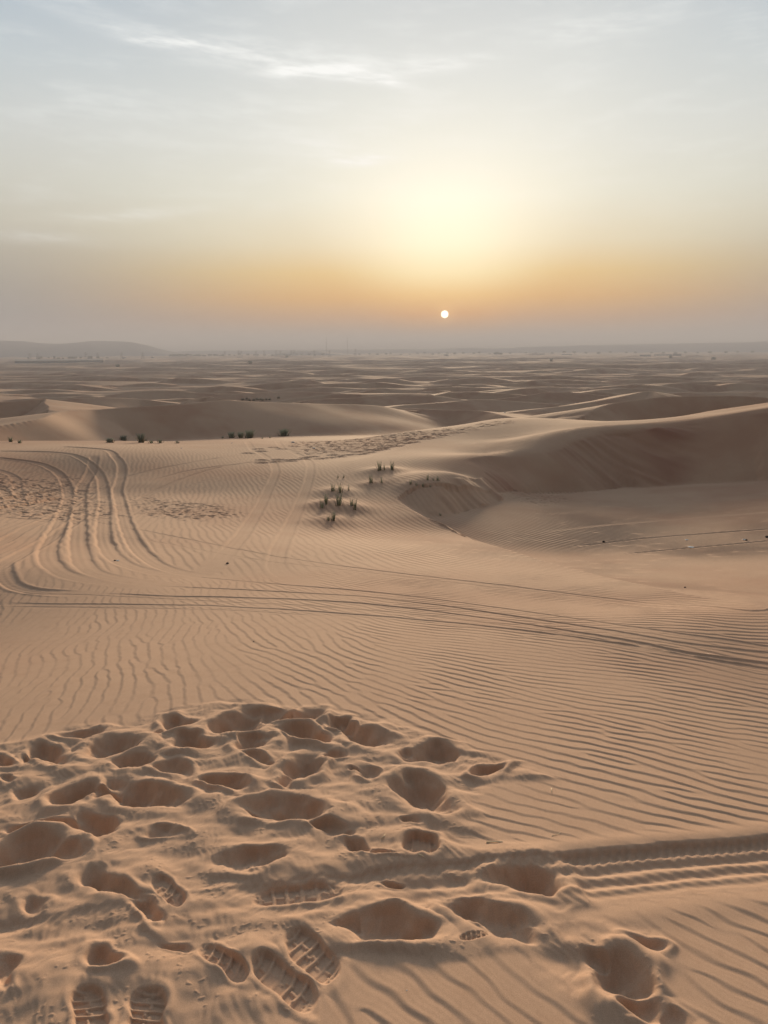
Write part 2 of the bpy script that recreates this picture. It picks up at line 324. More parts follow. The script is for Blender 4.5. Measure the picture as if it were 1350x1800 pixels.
def macro(x, y, far=True):
    x = np.asarray(x, float); y = np.asarray(y, float); shp = x.shape; x = x.ravel(); y = y.ravel()
    r = np.hypot(x, y); z = np.zeros_like(x)
    # far field
    zf = CZ-np.interp(r, rb, hb)
    m = r > 56
    if m.any():
        X, Y, Rr = x[m], y[m], r[m]
        am = .55+.9*np.clip(fbm(X/150, Y/150, 2, 40)+.35, 0, 1.2)
        def lee_prof(z, k=.20):
            t = (np.angle(z)/(2*np.pi)) % 1.0; a_ = np.minimum(np.abs(z), 1.0)
            return a_*(sstep(t, 0, k)*np.clip(1-(t-k)/(1-k), 0, 1)**1.15*(t > 0)-.40)
        Xw = X+fbm(X/70, Y/70, 2, 46)*9; Yw = Y+fbm(X/60, Y/60, 2, 48)*9
        d1 = lee_prof(far_train(Xw, Yw)); d2 = lee_prof(far_train2(Xw*.96+Yw*.28, Yw*.96-Xw*.28), .24)
        env = sstep(Rr, 65, 170)*(1-.35*sstep(Rr, 1800, 5000))
        am = am*np.clip(.85+1.2*perlin(X/27, Y/50, 52), .15, 1.9)
        d3 = lee_prof(far_train(Xw/3.1+211, Yw/3.1+97), .13)
        am3 = np.clip(.9+1.3*perlin(X/70, Y/120, 53), .1, 2.0)
        f = (d1*am*(1.5-.4*sstep(Rr, 400, 900))+d3*am3*3.4*sstep(Rr, 230, 480)+d2*.35*np.clip(1.2-am*.5, .3, 1)+fbm(X/230, Y/230, 2, 44)*1.2*sstep(Rr, 150, 400))*env
        f += fbm(X/26, Y/26, 2, 50)*.55*sstep(Rr, 56, 75)*(1-sstep(Rr, 150, 260))
        zf[m] += f
    z = zf
    m = (r < (1000 if far else 240))&(r > 35)&(y > 0)
    if m.any():
        X, Y = x[m], y[m]; zz = z[m]; rr = r[m]
        wx = X+fbm(X/14, Y/14, 2, 61)*1.2; wy = Y+fbm(X/14, Y/14, 2, 62)*1.2
        for D in (DUNES+RDUNES if far else DUNES):
            P = D['P']; c = P[:, :2]; mg = 26+(0 if D['stoss'] > .065 else 1.6/D['stoss']); b0 = c.min(0)-mg; b1 = c.max(0)+mg
            q = (X > b0[0])&(X < b1[0])&(Y > b0[1])&(Y < b1[1])
            if not q.any(): continue
            d, arc, side, ex = polydist(wx[q], wy[q], P); s = -d*side      # crest runs left to right: left of travel is the far side
            L = np.hypot(*np.diff(c, axis=0).T).sum()
            end = np.minimum(arc, L-arc)
            lee = D['lee']*(.65+.35*sstep(end, 0, .2*L))*(1+.30*fbm(X[q]/13, Y[q]/13, 2, 63))
            if 'lee2' in D: g = sstep(arc, .42*L, .78*L); lee = lee*(1-g)+D['lee2']*g
            foot = np.where(s > 0, lee*s, np.where(s < 0, D['stoss']*(-s)+.004*s*s, 0))
            foot = foot-np.where(s > 0, .0, 0)
            zz[q] = smax(ex[0]-foot, zz[q], D['k'])
        z[m] = zz
    m = r < 58
    if m.any():
        X, Y, Rr = x[m], y[m], r[m]
        sn = SN(X, Y); zz = sn.copy()
        q = (Y > 2.5)&(X > -6)
        if q.any():
            a, b = X[q], Y[q]; ins = inpoly(a, b, cutpoly); d, arc, side, ex = polydist(a, b, ridge)
            s = np.where(ins, d, -d)
            slope = .58-.26*sstep(arc, 11, 20)
            snc = sn[q]-slope*np.maximum(s, 0)
            s2 = S2(a, b)-.5*np.maximum(-s, 0)-np.maximum(b-32, 0)*.3
            s3_ = s3_cut(a, b)-np.maximum(17-np.hypot(a, b), 0)*1.0-np.maximum(-1.0-a+np.maximum(b-26,0)*.4, 0)*.15
            kk = .05+.20*sstep(arc, 12, 21)
            t = smax(snc, s2, kk)
            k3 = np.where(ins, .10, .35); t = smax(t, s3_, k3)
            W = sstep(a, 1.2, 5.0)*sstep(b, 21.0, 24.5)
            zz[q] = t*(1-W)+smax(s2, s3_cut(a, b), .06)*W
        # beyond the plateau edge the ground falls to the hollow
        w = sstep(Rr, 36, 43)
        edge = np.maximum(Rr-35, 0); zz2 = zz-.12*np.maximum(edge-1.5, 0)*sstep(-X, -6, 2)
        wr = sstep(X, 0, 8)
        w = sstep(Rr, 37+wr*5, 43.5+wr*8)
        z[m] = zz2*(1-w)+z[m]*w
    return z.reshape(shp)

def hit(u, v, fn=None):
    """first point where the line of sight meets the large terrain"""
    d = ray(u, v); k = 1/math.hypot(d[0], d[1]); d = d*k
    rr = np.exp(np.linspace(math.log(1.0), math.log(70), 900))
    z = macro(d[0]*rr, d[1]*rr, False); g = CZ+d[2]*rr-z; i = np.where(g < 0)[0]
    if len(i) == 0: return np.array([d[0]*60, d[1]*60, 0.0])
    i = i[0]; a, b = rr[max(i-1, 0)], rr[i]
    rr = np.linspace(a, b, 40); z = macro(d[0]*rr, d[1]*rr, False); g = CZ+d[2]*rr-z; j = int(np.argmax(g < 0)); q = rr[j]
    return np.array([d[0]*q, d[1]*q, z[j]])
def hits(pts): return np.array([hit(*p[:2]) for p in pts])

# ------------------------------------------------------------------ small relief: ripples, tracks, footprints
log('detail')
def near_angle(X, Y):
    a = 16+48*sstep(X+.10*(Y-4), -1.7, 1.5)-14*sstep(2.6-Y, 0, 1.2)*sstep(X, 0, .6)
    return R(1)*(a+19*perlin(X/.9, Y/1.1, 70)+7*perlin(X/.35,Y/.4,75))
rip_near = Train(-4.9, .9, 880, 870, .0119, .084, near_angle, R(0), R(84), K=8, iters=8, seed=3, sr=.32, st=.33)
def mid_angle(X, Y):
    a = 16+32*sstep(X-.12*(Y-12), -1.5, 3.5)
    return R(1)*(a+10*perlin(X/3, Y/4, 71))
rip_mid = Train(-14.5, 8, 1140, 900, .027, .140, mid_angle, R(-10), R(74), K=7, iters=8, seed=4, sr=.24, st=.22)
log('ripple trains')

# wheel tracks: image polyline on the terrain, half width m, depth m, berm, softness
TRACKS = [
 ([(100,785),(182,790),(202,802),(214,820),(212,842),(206,862),(212,885),(222,925),(240,960),(270,988),(320,1007),(400,1017)], .13, .045, .022),
 ([(-20,793),(67,794),(125,799),(155,813),(174,833),(181,853),(184,891),(181,935),(190,965),(213,988),(270,1006),(350,1015)], .13, .042, .022),
 ([(-20,803),(55,812),(89,823),(111,841),(120,869),(115,895),(104,924),(90,950),(83,975),(95,996),(120,1011),(170,1022),(260,1031)], .13, .042, .022),
 ([(166,800),(160,830),(144,858),(140,891),(138,935),(137,955),(145,988),(170,1008),(240,1023),(300,1029)], .14, .045, .022),
 ([(-20,822),(20,835),(30,850),(32,880)], .12,.03,.012),
 ([(-20,845),(5,860),(15,880)], .12,.03,.012),
 ([(-40,1008),(-10,1000),(40,972),(82,949),(150,905),(232,882),(300,851),(370,826),(450,812),(560,806),(675,789),(760,771)], .10, .022, .014),
 ([(-30,965),(0,955),(50,927),(100,905),(160,868),(185,855),(225,838),(300,820),(400,803)], .09, .02, .014),
 ([(10,985),(6,1005),(22,1028),(70,1040),(150,1044)], .10, .022, .012),
 ([(300,1010),(450,1024),(675,1043),(900,1072),(1100,1101),(1350,1137)], .035, .017, .006),
 ([(260,1030),(450,1038),(675,1053),(900,1083),(1100,1114),(1200,1131),(1350,1149)], .04, .020, .008),
 ([(150,1043),(330,1049),(500,1053),(675,1065),(900,1094),(1100,1127),(1220,1150),(1350,1168)], .04, .022, .010),
 ([(-30,1041),(150,1046),(330,1055),(600,1069),(800,1089),(1000,1116),(1200,1148)], .03, .010, .005),
 ([(-30,1062),(200,1063),(400,1067),(675,1085),(900,1107),(1100,1135),(1350,1178)], .05, .018, .009),
 ([(-30,1067),(200,1069),(400,1073),(600,1086)], .03, .010, .005),
 ([(100,903),(300,942),(480,977),(675,1005),(900,1031),(1100,1056),(1350,1074)], .05, .018, .008),
 ([(150,932),(300,957),(440,982),(675,1010),(900,1036),(1200,1070)], .03, .010, .004),
 ([(425,775),(455,795),(478,812),(485,830),(472,860),(452,900),(422,945),(388,982),(368,1003)], .13, .022, .010),
 ([(478,772),(505,790),(532,803),(546,818),(541,850),(522,900),(500,945),(486,980),(492,1005),(535,1028)], .13, .022, .010),
 ([(1000,961),(1060,955),(1150,945),(1350,930)], .08, .055, .026),
 ([(1085,975),(1150,969),(1230,962),(1350,951)], .08, .055, .026),
 ([(950,935),(1100,920),(1350,900)], .07, .012, .006),
 ([(270,845),(330,828),(420,815)], .09, .02, .010),
 ([(230,905),(300,872),(380,838),(470,818)], .05, .015, .006),
 ([(24,830),(52,820),(84,811)], .04, .03, .02), ([(28,839),(60,827),(92,817)], .04, .03, .02), ([(32,848),(62,835),(90,826)], .04, .03, .02),
 ([(74,813),(95,807),(118,799)], .04, .03, .02), ([(90,816),(110,809),(128,803)], .04, .03, .02),
 ([(-20,880),(60,868),(120,858)], .10, .09, .05), ([(-20,896),(60,884),(122,871)], .11, .10, .05), ([(-20,888),(70,874),(118,865)], .08, .07, .05),
 ([(-20,906),(40,912),(100,914)], .05, .03, .015),
]
TRK = []
for pts, hw, dep, berm in TRACKS:
    if pts[-1][0] >= 1300: pts = pts+[(pts[-1][0]+200, pts[-1][1]+200*(pts[-1][1]-pts[-2][1])/(pts[-1][0]-pts[-2][0]))]
    if hw < .085: hw, dep, berm = hw*.8, dep*.62, berm*.62
    TRK.append((spline(hits(spline(pts, 2))[:, :2], 4), hw, dep, berm))
front_track = spline(hits([(1450,1500),(1350,1513),(1200,1524),(1020,1542),(860,1553),(700,1566),(560,1582),(400,1606),(200,1637),(0,1668),(-150,1690)])[:, :2], 6)

# hollows trodden into the sand: u, v, half length px, half height px, tilt deg, kind (0 loose pit, 1 boot print with tread)
PITS = [(82,1322,42,19,10,0),(150,1288,50,8,-8,0),(203,1306,56,18,-8,0),(238,1334,46,18,-10,0),(312,1271,36,14,-12,0),(422,1266,62,20,-8,0),(335,1301,42,17,5,0),(305,1346,34,15,0,0),
 (445,1301,46,15,-12,0),(540,1258,40,12,-4,0),(597,1268,22,9,-10,0),(535,1286,48,14,12,0),(640,1291,56,17,14,0),(762,1321,54,18,4,0),(862,1353,30,12,-14,0),(742,1386,66,32,16,0),
 (530,1346,42,20,-14,0),(588,1326,24,8,-5,0),(402,1373,46,14,6,0),(252,1392,86,24,4,0),(130,1392,52,18,-14,0),(48,1388,28,13,-12,0),(506,1416,76,23,-3,0),(172,1447,42,27,8,0),
 (50,1492,78,27,-12,0),(60,1450,58,9,-8,0),(290,1462,33,10,0,0),(580,1452,44,15,8,0),(630,1480,31,17,22,0),(714,1441,18,8,-5,0),(740,1479,33,21,5,1),(440,1504,82,19,-6,0),
 (192,1551,68,27,20,0),(296,1562,36,19,42,1),(62,1583,30,15,-12,0),(520,1562,80,19,-7,1),(690,1548,26,6,0,0),(686,1622,86,35,-5,0),(858,1602,98,27,20,0),(925,1538,68,28,18,0),
 (835,1646,26,9,-12,1),(180,1677,38,22,8,0),(2,1700,36,32,0,0),(158,1766,44,35,82,1),(258,1770,46,37,97,1),(548,1668,58,32,48,1),(497,1714,70,31,38,1),(392,1686,52,20,34,1),(318,1656,30,10,5,0),
 (1095,1712,66,44,30,0),(1140,1775,60,28,10,0),(1128,1655,34,15,12,0),(2,1336,22,12,0,0),(14,1368,16,8,0,0),(668,1500,30,8,5,0),
 (450,1330,28,9,10,0),(650,1360,30,9,14,0)]
PIT = []
for (u, v, a, b, tl, kind) in PITS:
    c = hit(u, v+b*.25)[:2]; t_ = R(tl); ca, sa = math.cos(t_), math.sin(t_)
    e1 = (hit(u+a*ca, v+b*.25+a*sa)[:2]-hit(u-a*ca, v+b*.25-a*sa)[:2])/2
    e2 = (hit(u+b*sa, v+b*.25-b*ca)[:2]-hit(u-b*sa, v+b*.25+b*ca)[:2])/2
    n1, n2 = np.hypot(*e1), np.hypot(*e2)
    PIT.append((c, e1, e2, n1, n2, kind))
_pr = np.random.RandomState(9)
for (c, e1, e2, n1, n2, kind) in list(PIT):
    if kind == 0 and n1 > .07 and _pr.rand() < .75:
        o1, o2 = _pr.uniform(.5, 1.0)*_pr.choice([-1, 1]), _pr.uniform(-.8, .6); sc_ = _pr.uniform(.4, .65)
        ph = _pr.uniform(-.7, .7); f1 = (e1*math.cos(ph)+e2*math.sin(ph)*.8)*sc_; f2 = (-e1*math.sin(ph)*.6+e2*math.cos(ph))*sc_*1.1
        PIT.append((c+e1*o1+e2*o2, f1, f2, np.hypot(*f1), np.hypot(*f2), 0))
MOUND = [(hit(u, v)[:2], h_, r_) for (u, v, h_, r_) in [(585,864,.05,.5),(600,867,.06,.5),(573,888,.07,.45),(597,890,.08,.6),(622,897,.08,.45),(582,917,.09,.5),(667,829,.08,.6),(689,828,.06,.5),(652,851,.05,.4),(760,847,.05,.6),(725,853,.05,.4)]]
trod = [(-60,1318),(30,1303),(70,1296),(140,1278),(230,1272),(290,1252),(350,1240),(430,1233),(480,1246),(560,1243),(620,1258),(700,1272),(760,1292),(820,1312),(870,1334),(920,1352),(985,1363),
        (930,1372),(870,1388),(810,1415),(780,1440),(795,1480),(840,1500),(960,1490),(1020,1530),(1015,1585),(960,1625),(1060,1628),(1170,1650),(1195,1720),(1230,1830),(1060,1830),(1000,1740),(930,1665),(800,1680),(690,1690),(640,1670),(600,1720),(560,1790),(420,1790),(330,1830),(-100,1850),(-120,1500)]
trod_w = hits(trod)[:, :2]
walk = spline(hits([(440,812),(485,812),(540,807),(600,803),(645,797),(690,786),(740,773),(800,760),(850,750),(905,742)])[:, :2], 8)
walk2 = spline(hits([(425,795),(470,790),(520,785)])[:, :2], 8)
rough_a = hits([(-60,828),(60,845),(130,838),(150,862),(190,905),(120,915),(-60,900)])[:, :2]
rough_b = hits([(478,772),(540,768),(640,764),(740,757),(800,752),(790,765),(700,782),(600,795),(540,798)])[:, :2]
rough_c = hits([(240,872),(300,880),(380,888),(420,905),(340,915),(250,905)])[:, :2]
rough_d = hits([(885,858),(960,862),(1000,878),(960,888),(905,880)])[:, :2]
streak_w = hits([(905,862),(930,840),(960,810),(1002,782),(1060,762),(1150,755),(1215,772),(1235,810),(1245,845),(1210,853),(1050,858),(950,862)])[:, :2]
def softpoly(x, y, P, w):
    b0 = P.min(0)-3*w; b1 = P.max(0)+3*w; q = (x > b0[0])&(x < b1[0])&(y > b0[1])&(y < b1[1]); out = np.zeros(x.shape)
    if q.any():
        X, Y = x[q], y[q]; ins = inpoly(X, Y, P); d = polydist(X, Y, np.vstack([P, P[:1]]))[0]; out[q] = sstep(np.where(ins, d, -d), -w, w)
    return out
def tread(p, q):
    """sole pattern in unit coordinates p (length -1..1), q (width -1..1): raised bars of sand between lug marks"""
    bar = np.abs(((p*3.1+.12*np.abs(q)) % 1.0)-.5)*2; g1 = 1-sstep(bar, .18, .40)
    mid = 1-sstep(np.abs(q-.12*np.sign(np.sin(p*13.2))), .05, .13)
    return np.maximum(g1, mid*.7)

def detail(x, y, z, slope, dirx, diry):
    """fine height offsets for points x,y (r < 46); slope = steepness of the large terrain"""
    global RED_SAND_SHADE
    RED_SAND_SHADE = np.zeros(x.shape)
    r = np.hypot(x, y); out = np.zeros_like(x)
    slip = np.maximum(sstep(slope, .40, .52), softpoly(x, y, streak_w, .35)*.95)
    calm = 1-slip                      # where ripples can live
    trodm = np.zeros_like(x)
    # ---- trodden ground
    q = (r < 7.5)
    wx = x+.024*fbm(x/.16, y/.16, 2, 80)*q; wy = y+.024*fbm(x/.16, y/.16, 2, 82)*q
    trodm[q] = softpoly(wx[q]+.05*perlin(x[q]/.3, y[q]/.3, 84), wy[q]+.05*perlin(x[q]/.3, y[q]/.3, 85), trod_w, .05)
    tm = trodm[q]; X, Y = x[q], y[q]; WX, WY = wx[q], wy[q]
    n1 = fbm(X/.24, Y/.20, 3, 86, .45); n2 = perlin(X/.11, Y/.09, 89)
    bump = .014*n1+.015*(.40-np.sqrt(perlin(X/.34+4, Y/.22, 90)**2+.012))+.003*n2
    lo = bump*tm
    pits = np.zeros_like(X); berm = np.zeros_like(X); fine = np.zeros_like(X); flat = np.zeros_like(X)
    for i, (c, e1, e2, l1, l2, kind) in enumerate(PIT):
        ext = max(l1, l2)*1.9+.05
        k = (np.abs(X-c[0]) < ext)&(np.abs(Y-c[1]) < ext)
        if not k.any(): continue
        ax, ay = WX[k]-c[0], WY[k]-c[1]
        if kind: ax, ay = .75*(X[k]-c[0])+.25*ax, .75*(Y[k]-c[1])+.25*ay
        det = e1[0]*e2[1]-e1[1]*e2[0]
        p = (ax*e2[1]-ay*e2[0])/det; w = (-ax*e1[1]+ay*e1[0])/det
        if kind:   # waisted sole outline
            ww = w/(1-.16*np.exp(-((p-.1)/.28)**2)); rho = (np.abs(p)**2.6+np.abs(ww)**2.6)**(1/2.6)
            dep = min(.30*l2, .030); prof = -dep*(1-sstep(rho, .80, 1.04)); bm = dep*.22*np.exp(-((rho-1.2)/.2)**2)
            pits[k] = np.minimum(pits[k], prof); berm[k] = np.maximum(berm[k], bm)
            ins = 1-sstep(rho, .86, .98); er = .25+.75*sstep(perlin(X[k]/.10+i, Y[k]/.10, 151), -.45, .10); fine[k] = fine[k]*(1-ins)+ins*er*(tread(p, w)*.0060-.001); flat[k] = np.maximum(flat[k], ins)
        else:
            rho = np.sqrt(p*p+w*w)*1.08; rho = rho*(1+.12*np.sin(2*np.arctan2(w, p)+i*1.7)+.10*np.sin(3*np.arctan2(w, p)+i*2.9)+.14*perlin(X[k]/.12, Y[k]/.12, 150))
            dep = min(max(.45*min(l1, l2), .013), .075)
            cx = .18*math.sin(i*2.1)
            vr = math.sin(i*12.9898)*43758.5453 % 1.0
            off = (.45 if vr > .5 else -.45)
            r2 = np.hypot((p-off)/.55, (w+.1)/.62)
            bowl = .78*(1-sstep(rho, .10+.25*vr, 1.06))*(1+.25*p*cx*3)+.30*(1-sstep(r2, .1, 1.0))
            prof = -dep*bowl*1.25*(1+.50*np.clip(w, -1, 1)); bm = dep*(.12+.26*((vr*7.3) % 1.0))*np.exp(-((rho-1.22)/.34)**2)*(1+.55*np.sin(np.arctan2(w, p)*2+i))
            pits[k] = np.minimum(pits[k], prof)-.25*np.minimum(-pits[k], -prof)*(pits[k] < 0)*(prof < 0)
            berm[k] = np.maximum(berm[k], bm)
            # a softer heel hollow and crumbled lip inside the bigger ones
            if max(l1, l2) > .10:
                fine[k] += (1-sstep(rho, .7, 1.0))*(.009*perlin(X[k]/.07, Y[k]/.05, 91+i % 3)+.004*perlin(X[k]/.022+WX[k]*8, Y[k]/.06, 94))
    lo = lo*(1-flat*.8)+pits+berm*(1-sstep(-pits, .004, .02))+fine
    trodf = np.clip(tm+sstep(-pits, .002, .012)+sstep(berm, .004, .012), 0, 1)
    # streaks where loose sand slid
    lo += trodf*.0016*perlin(X/.02+3*n1, Y/.11, 95)
    lo += trodf*sstep(perlin(X/.10, Y/.10, 153), .0, .4)*.0016*sstep(perlin(X/.014, Y/.014, 154), .3, .6)
    trodm[q] = trodf; out[q] += lo
    # ---- foreground tyre track with tread
    q = (r < 9)&(x > -4)&(y < 5); X, Y = x[q], y[q]
    d, arc, side, _ = polydist(X+.008*perlin(X/.1, Y/.1, 96), Y+.008*perlin(X/.1, Y/.1, 97), front_track)
    s = -d*side                                   # runs right to left: positive = camera... sign fixed below
    s = d*side                                     # travel is right->left, so left of travel is the camera side
    HW = .150
    inside = 1-sstep(np.abs(s), HW*.93, HW*1.05)
    t_ = s/HW
    ribs = np.cos(t_*np.pi*4.0)                     # lengthwise ribs
    lug = np.sin((arc+np.abs(s)*.9)*2*np.pi/.038)
    shoulder = sstep(np.abs(t_), .62, .74)*(1-sstep(np.abs(t_), .95, 1.0))
    prof = -.019*(1-sstep(-s, HW*.88, HW*1.06))*(1-sstep(s, -HW*.2, HW*1.35))+.0052*inside*ribs*(1+.2*np.sin(arc*2*np.pi/.05+t_*9))*(1-sstep(s, HW*.4, HW*.95))+.0022*inside*sstep(-t_, .35, .7)*lug
    bank = .006*np.exp(-((-s-HW*1.25)/.05)**2)+.004*np.exp(-((s-HW*1.5)/.05)**2)
    fadeL = 1-.55*sstep(-X, -.1, .7)
    keep = (1-sstep(trodm[q], .2, .9)*.40)
    out[q] += (prof*fadeL+bank*fadeL)*keep
    tr_m = np.zeros_like(x); tr_m[q] = np.clip(inside+np.exp(-((np.abs(s)-HW*1.25)/.05)**2), 0, 1)
    # ---- vehicle tracks further out
    other = np.zeros_like(x)
    for k, (P, hw, dep, bm) in enumerate(TRK):
        b0 = P.min(0)-hw*3; b1 = P.max(0)+hw*3; q = (x > b0[0])&(x < b1[0])&(y > b0[1])&(y < b1[1])
        if not q.any(): continue
        X, Y = x[q], y[q]; wv = .030*perlin(X/.5, Y/.5, 100+k)+.012*perlin(X/.13, Y/.13, 101+k)
        d, arc, side, _ = polydist(X, Y, P); s = np.abs(d+wv*.6)/hw; L = arc.max()
        fe = 3.5 if (hw >= .1 and L > 8) else .6; ends = sstep(arc, 0, .6)*(1-sstep(arc, L-fe, L))*(.8+.35*perlin(arc/1.7, arc*0+k, 104))
        dep = TRK[k][2]*.50; bm = TRK[k][3]*.48
        pr = -dep*(1-sstep(s, .84, 1.06))+bm*np.exp(-((s-1.28)/.22)**2)
        tex = (1-sstep(s, .8, 1.0))*.35*dep*(.25*np.sin(d*side/hw*9)+.25*np.sin(arc*2*np.pi/.11+np.abs(d)*20))
        out[q] += (pr+tex)*ends; other[q] = np.maximum(other[q], (1-sstep(s, 1.25, 1.7))*sstep(arc, 0, .6))
    # ---- ripples
    amp_n = np.zeros_like(x); q = (r < 10.2)&(np.abs(x) < 5.6)
    X, Y = x[q], y[q]; w = .5+.5*fbm(X/.7, Y/.8, 2, 110)
    zn = rip_near(X+.010*perlin(X/.09, Y/.09, 111), Y+.010*perlin(X/.09, Y/.09, 112))
    a = .0019*(.38+.85*sstep(w, .1, .8))*(1-sstep(r[q], 8.2, 10.0))*(1-.9*trodm[q])*(1-.97*tr_m[q])*(1-.93*other[q])*calm[q]
    out[q] += a*saw(zn, .42, .19)
    q = (r > 8.0)&(r < 46)&(x < 16.4)&(x > -16)
    X, Y = x[q], y[q]; w = .5+.5*perlin(X/2.2, Y/2.6, 113)
    zm = rip_mid(X, Y)
    fade = sstep(r[q], 8.2, 10.0)*(1-.6*sstep(r[q], 26, 42))
    a = .0039*(.35+.9*w)*fade*(1-.95*other[q])*calm[q]
    a = a*(1+1.2*sstep(X, 1.5, 5)*sstep(Y, 11, 15))
    out[q] += a*saw(zm, .3, .1)
    for c_, h_, r_ in MOUND: out += h_*np.exp(-(((x-c_[0])/r_)**2+((y-c_[1])/(r_*1.2))**2))
    # ---- churned ground
    for P, am, sc, wd in ((rough_a, .045, .22, .8), (rough_b, .060, .30, .8), (rough_c, .035, .18, .5), (rough_d, .04, .2, .4)):
        m = softpoly(x, y, P, wd); q = m > .01
        if q.any():
            X, Y = x[q], y[q]; n = perlin(X/sc, Y/(sc*1.0), 120)+.5*perlin(X/sc*2.1, Y/sc*2.1, 121)
            out[q] += m[q]*am*(-sstep(n, .12, .55)+.35*n)
    for P, wd in ((walk, .16), (walk2, .5)):
        L = np.hypot(*np.diff(P, axis=0).T); cs = np.concatenate([[0], np.cumsum(L)]); rs = np.random.RandomState(7)
        for i, sd in enumerate(np.arange(.3, cs[-1], .62)):
            for rep in range(2 if wd < .3 else 1):
                px = np.interp(sd, cs, P[:, 0])+rs.randn()*.10; py = np.interp(sd, cs, P[:, 1])+(wd if i % 2 else -wd)+rs.randn()*.10+rep*rs.uniform(.5, 1.3)
                q = (np.abs(x-px) < .4)&(np.abs(y-py) < .4)
                if q.any():
                    rho = np.sqrt(((x[q]-px)/.17)**2+((y[q]-py)/.10)**2); out[q] += -.06*(1-sstep(rho, .5, 1.0))+.02*np.exp(-((rho-1.3)/.3)**2)
    # ---- slide streaks on the steep faces
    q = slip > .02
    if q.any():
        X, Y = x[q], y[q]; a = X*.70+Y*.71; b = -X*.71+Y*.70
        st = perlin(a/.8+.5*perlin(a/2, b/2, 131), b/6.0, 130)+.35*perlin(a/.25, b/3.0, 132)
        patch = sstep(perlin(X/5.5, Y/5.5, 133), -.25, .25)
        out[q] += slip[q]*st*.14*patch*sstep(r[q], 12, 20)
        RED_SAND_SHADE[q] = slip[q]*(.25+.75*sstep(st+.5*perlin(X/3, Y/3, 134), -.15, .45))*patch*sstep(X, 2.6, 4.0)  # mask for redder slid sand plus painted shade on the big dune face
    return out

# ------------------------------------------------------------------ sand: one sheet from underfoot to the horizon
def build_ground():
    step = .00135
    th = [np.arange(-R(36), R(36), step)]
    a = R(36); side = []; st = step
    while a < math.pi-.02: st = min(st*1.25, R(5)); a += st; side.append(min(a, math.pi))
    side = [s for s in side if s < math.pi-.03]
    th = np.concatenate([-np.array(side[::-1]), th[0], np.array(side), [math.pi]])
    rr = [.25]; 
    while rr[-1] < 5000:
        r = rr[-1]
        k = .05 if r < 1.3 else (1/620. if r < 34 else (1/330. if r < 260 else (1/250. if r < 1200 else 1/80.)))
        rr.append(r*(1+k))
    rr = np.array(rr); log('grid', len(th), len(rr), len(th)*len(rr))
    TH, RR = np.meshgrid(th, rr); X = RR*np.sin(TH); Y = RR*np.cos(TH)
    # macro height on a thinned polar grid for the near part, then evaluated directly
    nr, nt = X.shape
    Z = np.empty_like(X)
    si = np.unique(np.concatenate([np.arange(0, nr, 3), [nr-1]])); sj = np.unique(np.concatenate([np.arange(0, nt, 2), [nt-1]]))
    near = rr < 60
    nn = int(near.sum()); si = si[si <= nn+3]
    sub = macro(X[np.ix_(si, sj)], Y[np.ix_(si, sj)]); log('macro sub')
    def cub(F, src, dst):   # cubic Hermite along axis 0
        m = np.gradient(F, src, axis=0); idx = np.clip(np.searchsorted(src, dst, side='right')-1, 0, len(src)-2)
        h = (src[idx+1]-src[idx])[:, None]; t = ((dst-src[idx])[:, None])/h
        a, b, ma, mb = F[idx], F[idx+1], m[idx]*h, m[idx+1]*h
        return (2*t**3-3*t*t+1)*a+(t**3-2*t*t+t)*ma+(-2*t**3+3*t*t)*b+(t**3-t*t)*mb
    lr = np.log(rr)
    e1 = cub(sub, lr[si], lr[:nn]); e2 = cub(e1.T.copy(), th[sj], th).T
    Z[:nn] = e2
    Z[nn:] = macro(X[nn:], Y[nn:]); log('macro full')
    # steepness
    gr = np.gradient(Z[:nn], rr[:nn], axis=0); gt = np.gradient(Z[:nn], th, axis=1)/RR[:nn]
    slope = np.sqrt(gr*gr+gt*gt)
    m = (RR[:nn] < 46)&(np.abs(TH[:nn]) < R(38))&(RR[:nn] > 1.0)
    Z1 = Z[:nn]; x, y = X[:nn][m], Y[:nn][m]
    dz = detail(x, y, Z1[m], slope[m], None, None)*(1-sstep(np.hypot(x, y), 40, 46))
    Z1[m] += dz; Z[:nn] = Z1; red_sand_shade = np.zeros((nr, nt), np.float32); fm = np.zeros(m.shape, np.float32); fm[m] = RED_SAND_SHADE; red_sand_shade[:nn] = fm; log('detail done')
    co = np.stack([X, Y, Z], -1).reshape(-1, 3).astype(np.float32)
    nv = len(co); co = np.vstack([co, [[0, 0, hgt(1.32)]]]).astype(np.float32)
    i = np.arange(nr-1)[:, None]; j = np.arange(nt)[None, :]; j2 = (j+1) % nt
    # seen from above counter-clockwise
    quads = np.stack([(i*nt+j), (i*nt+j2), ((i+1)*nt+j2), ((i+1)*nt+j)], -1).reshape(-1, 4)[:, ::-1]
    jj = np.arange(nt); tris = np.stack([np.full(nt, nv), jj, (jj+1) % nt], -1)[:, ::-1]
    me = bpy.data.meshes.new('sand'); me.vertices.add(len(co)); me.vertices.foreach_set('co', co.ravel())
    nq, ntri = len(quads), len(tris); me.loops.add(nq*4+ntri*3); me.polygons.add(nq+ntri)
    me.loops.foreach_set('vertex_index', np.concatenate([quads.ravel(), tris.ravel()]).astype(np.int32))
    me.polygons.foreach_set('loop_start', np.concatenate([np.arange(nq)*4, nq*4+np.arange(ntri)*3]).astype(np.int32))
    me.polygons.foreach_set('use_smooth', np.ones(nq+ntri, bool))
    me.update(calc_edges=True); log('mesh')
    at = me.attributes.new('red_sand_shade', 'FLOAT', 'POINT'); at.data.foreach_set('value', np.concatenate([red_sand_shade.ravel(), [0]]).astype(np.float32))
    o = bpy.data.objects.new('sand', me); COL.objects.link(o); o['kind'] = 'structure'; o['label'] = 'rippled desert sand and dunes reaching to the horizon'
    return o, th, rr, Z
ground, G_th, G_rr, G_Z = build_ground()
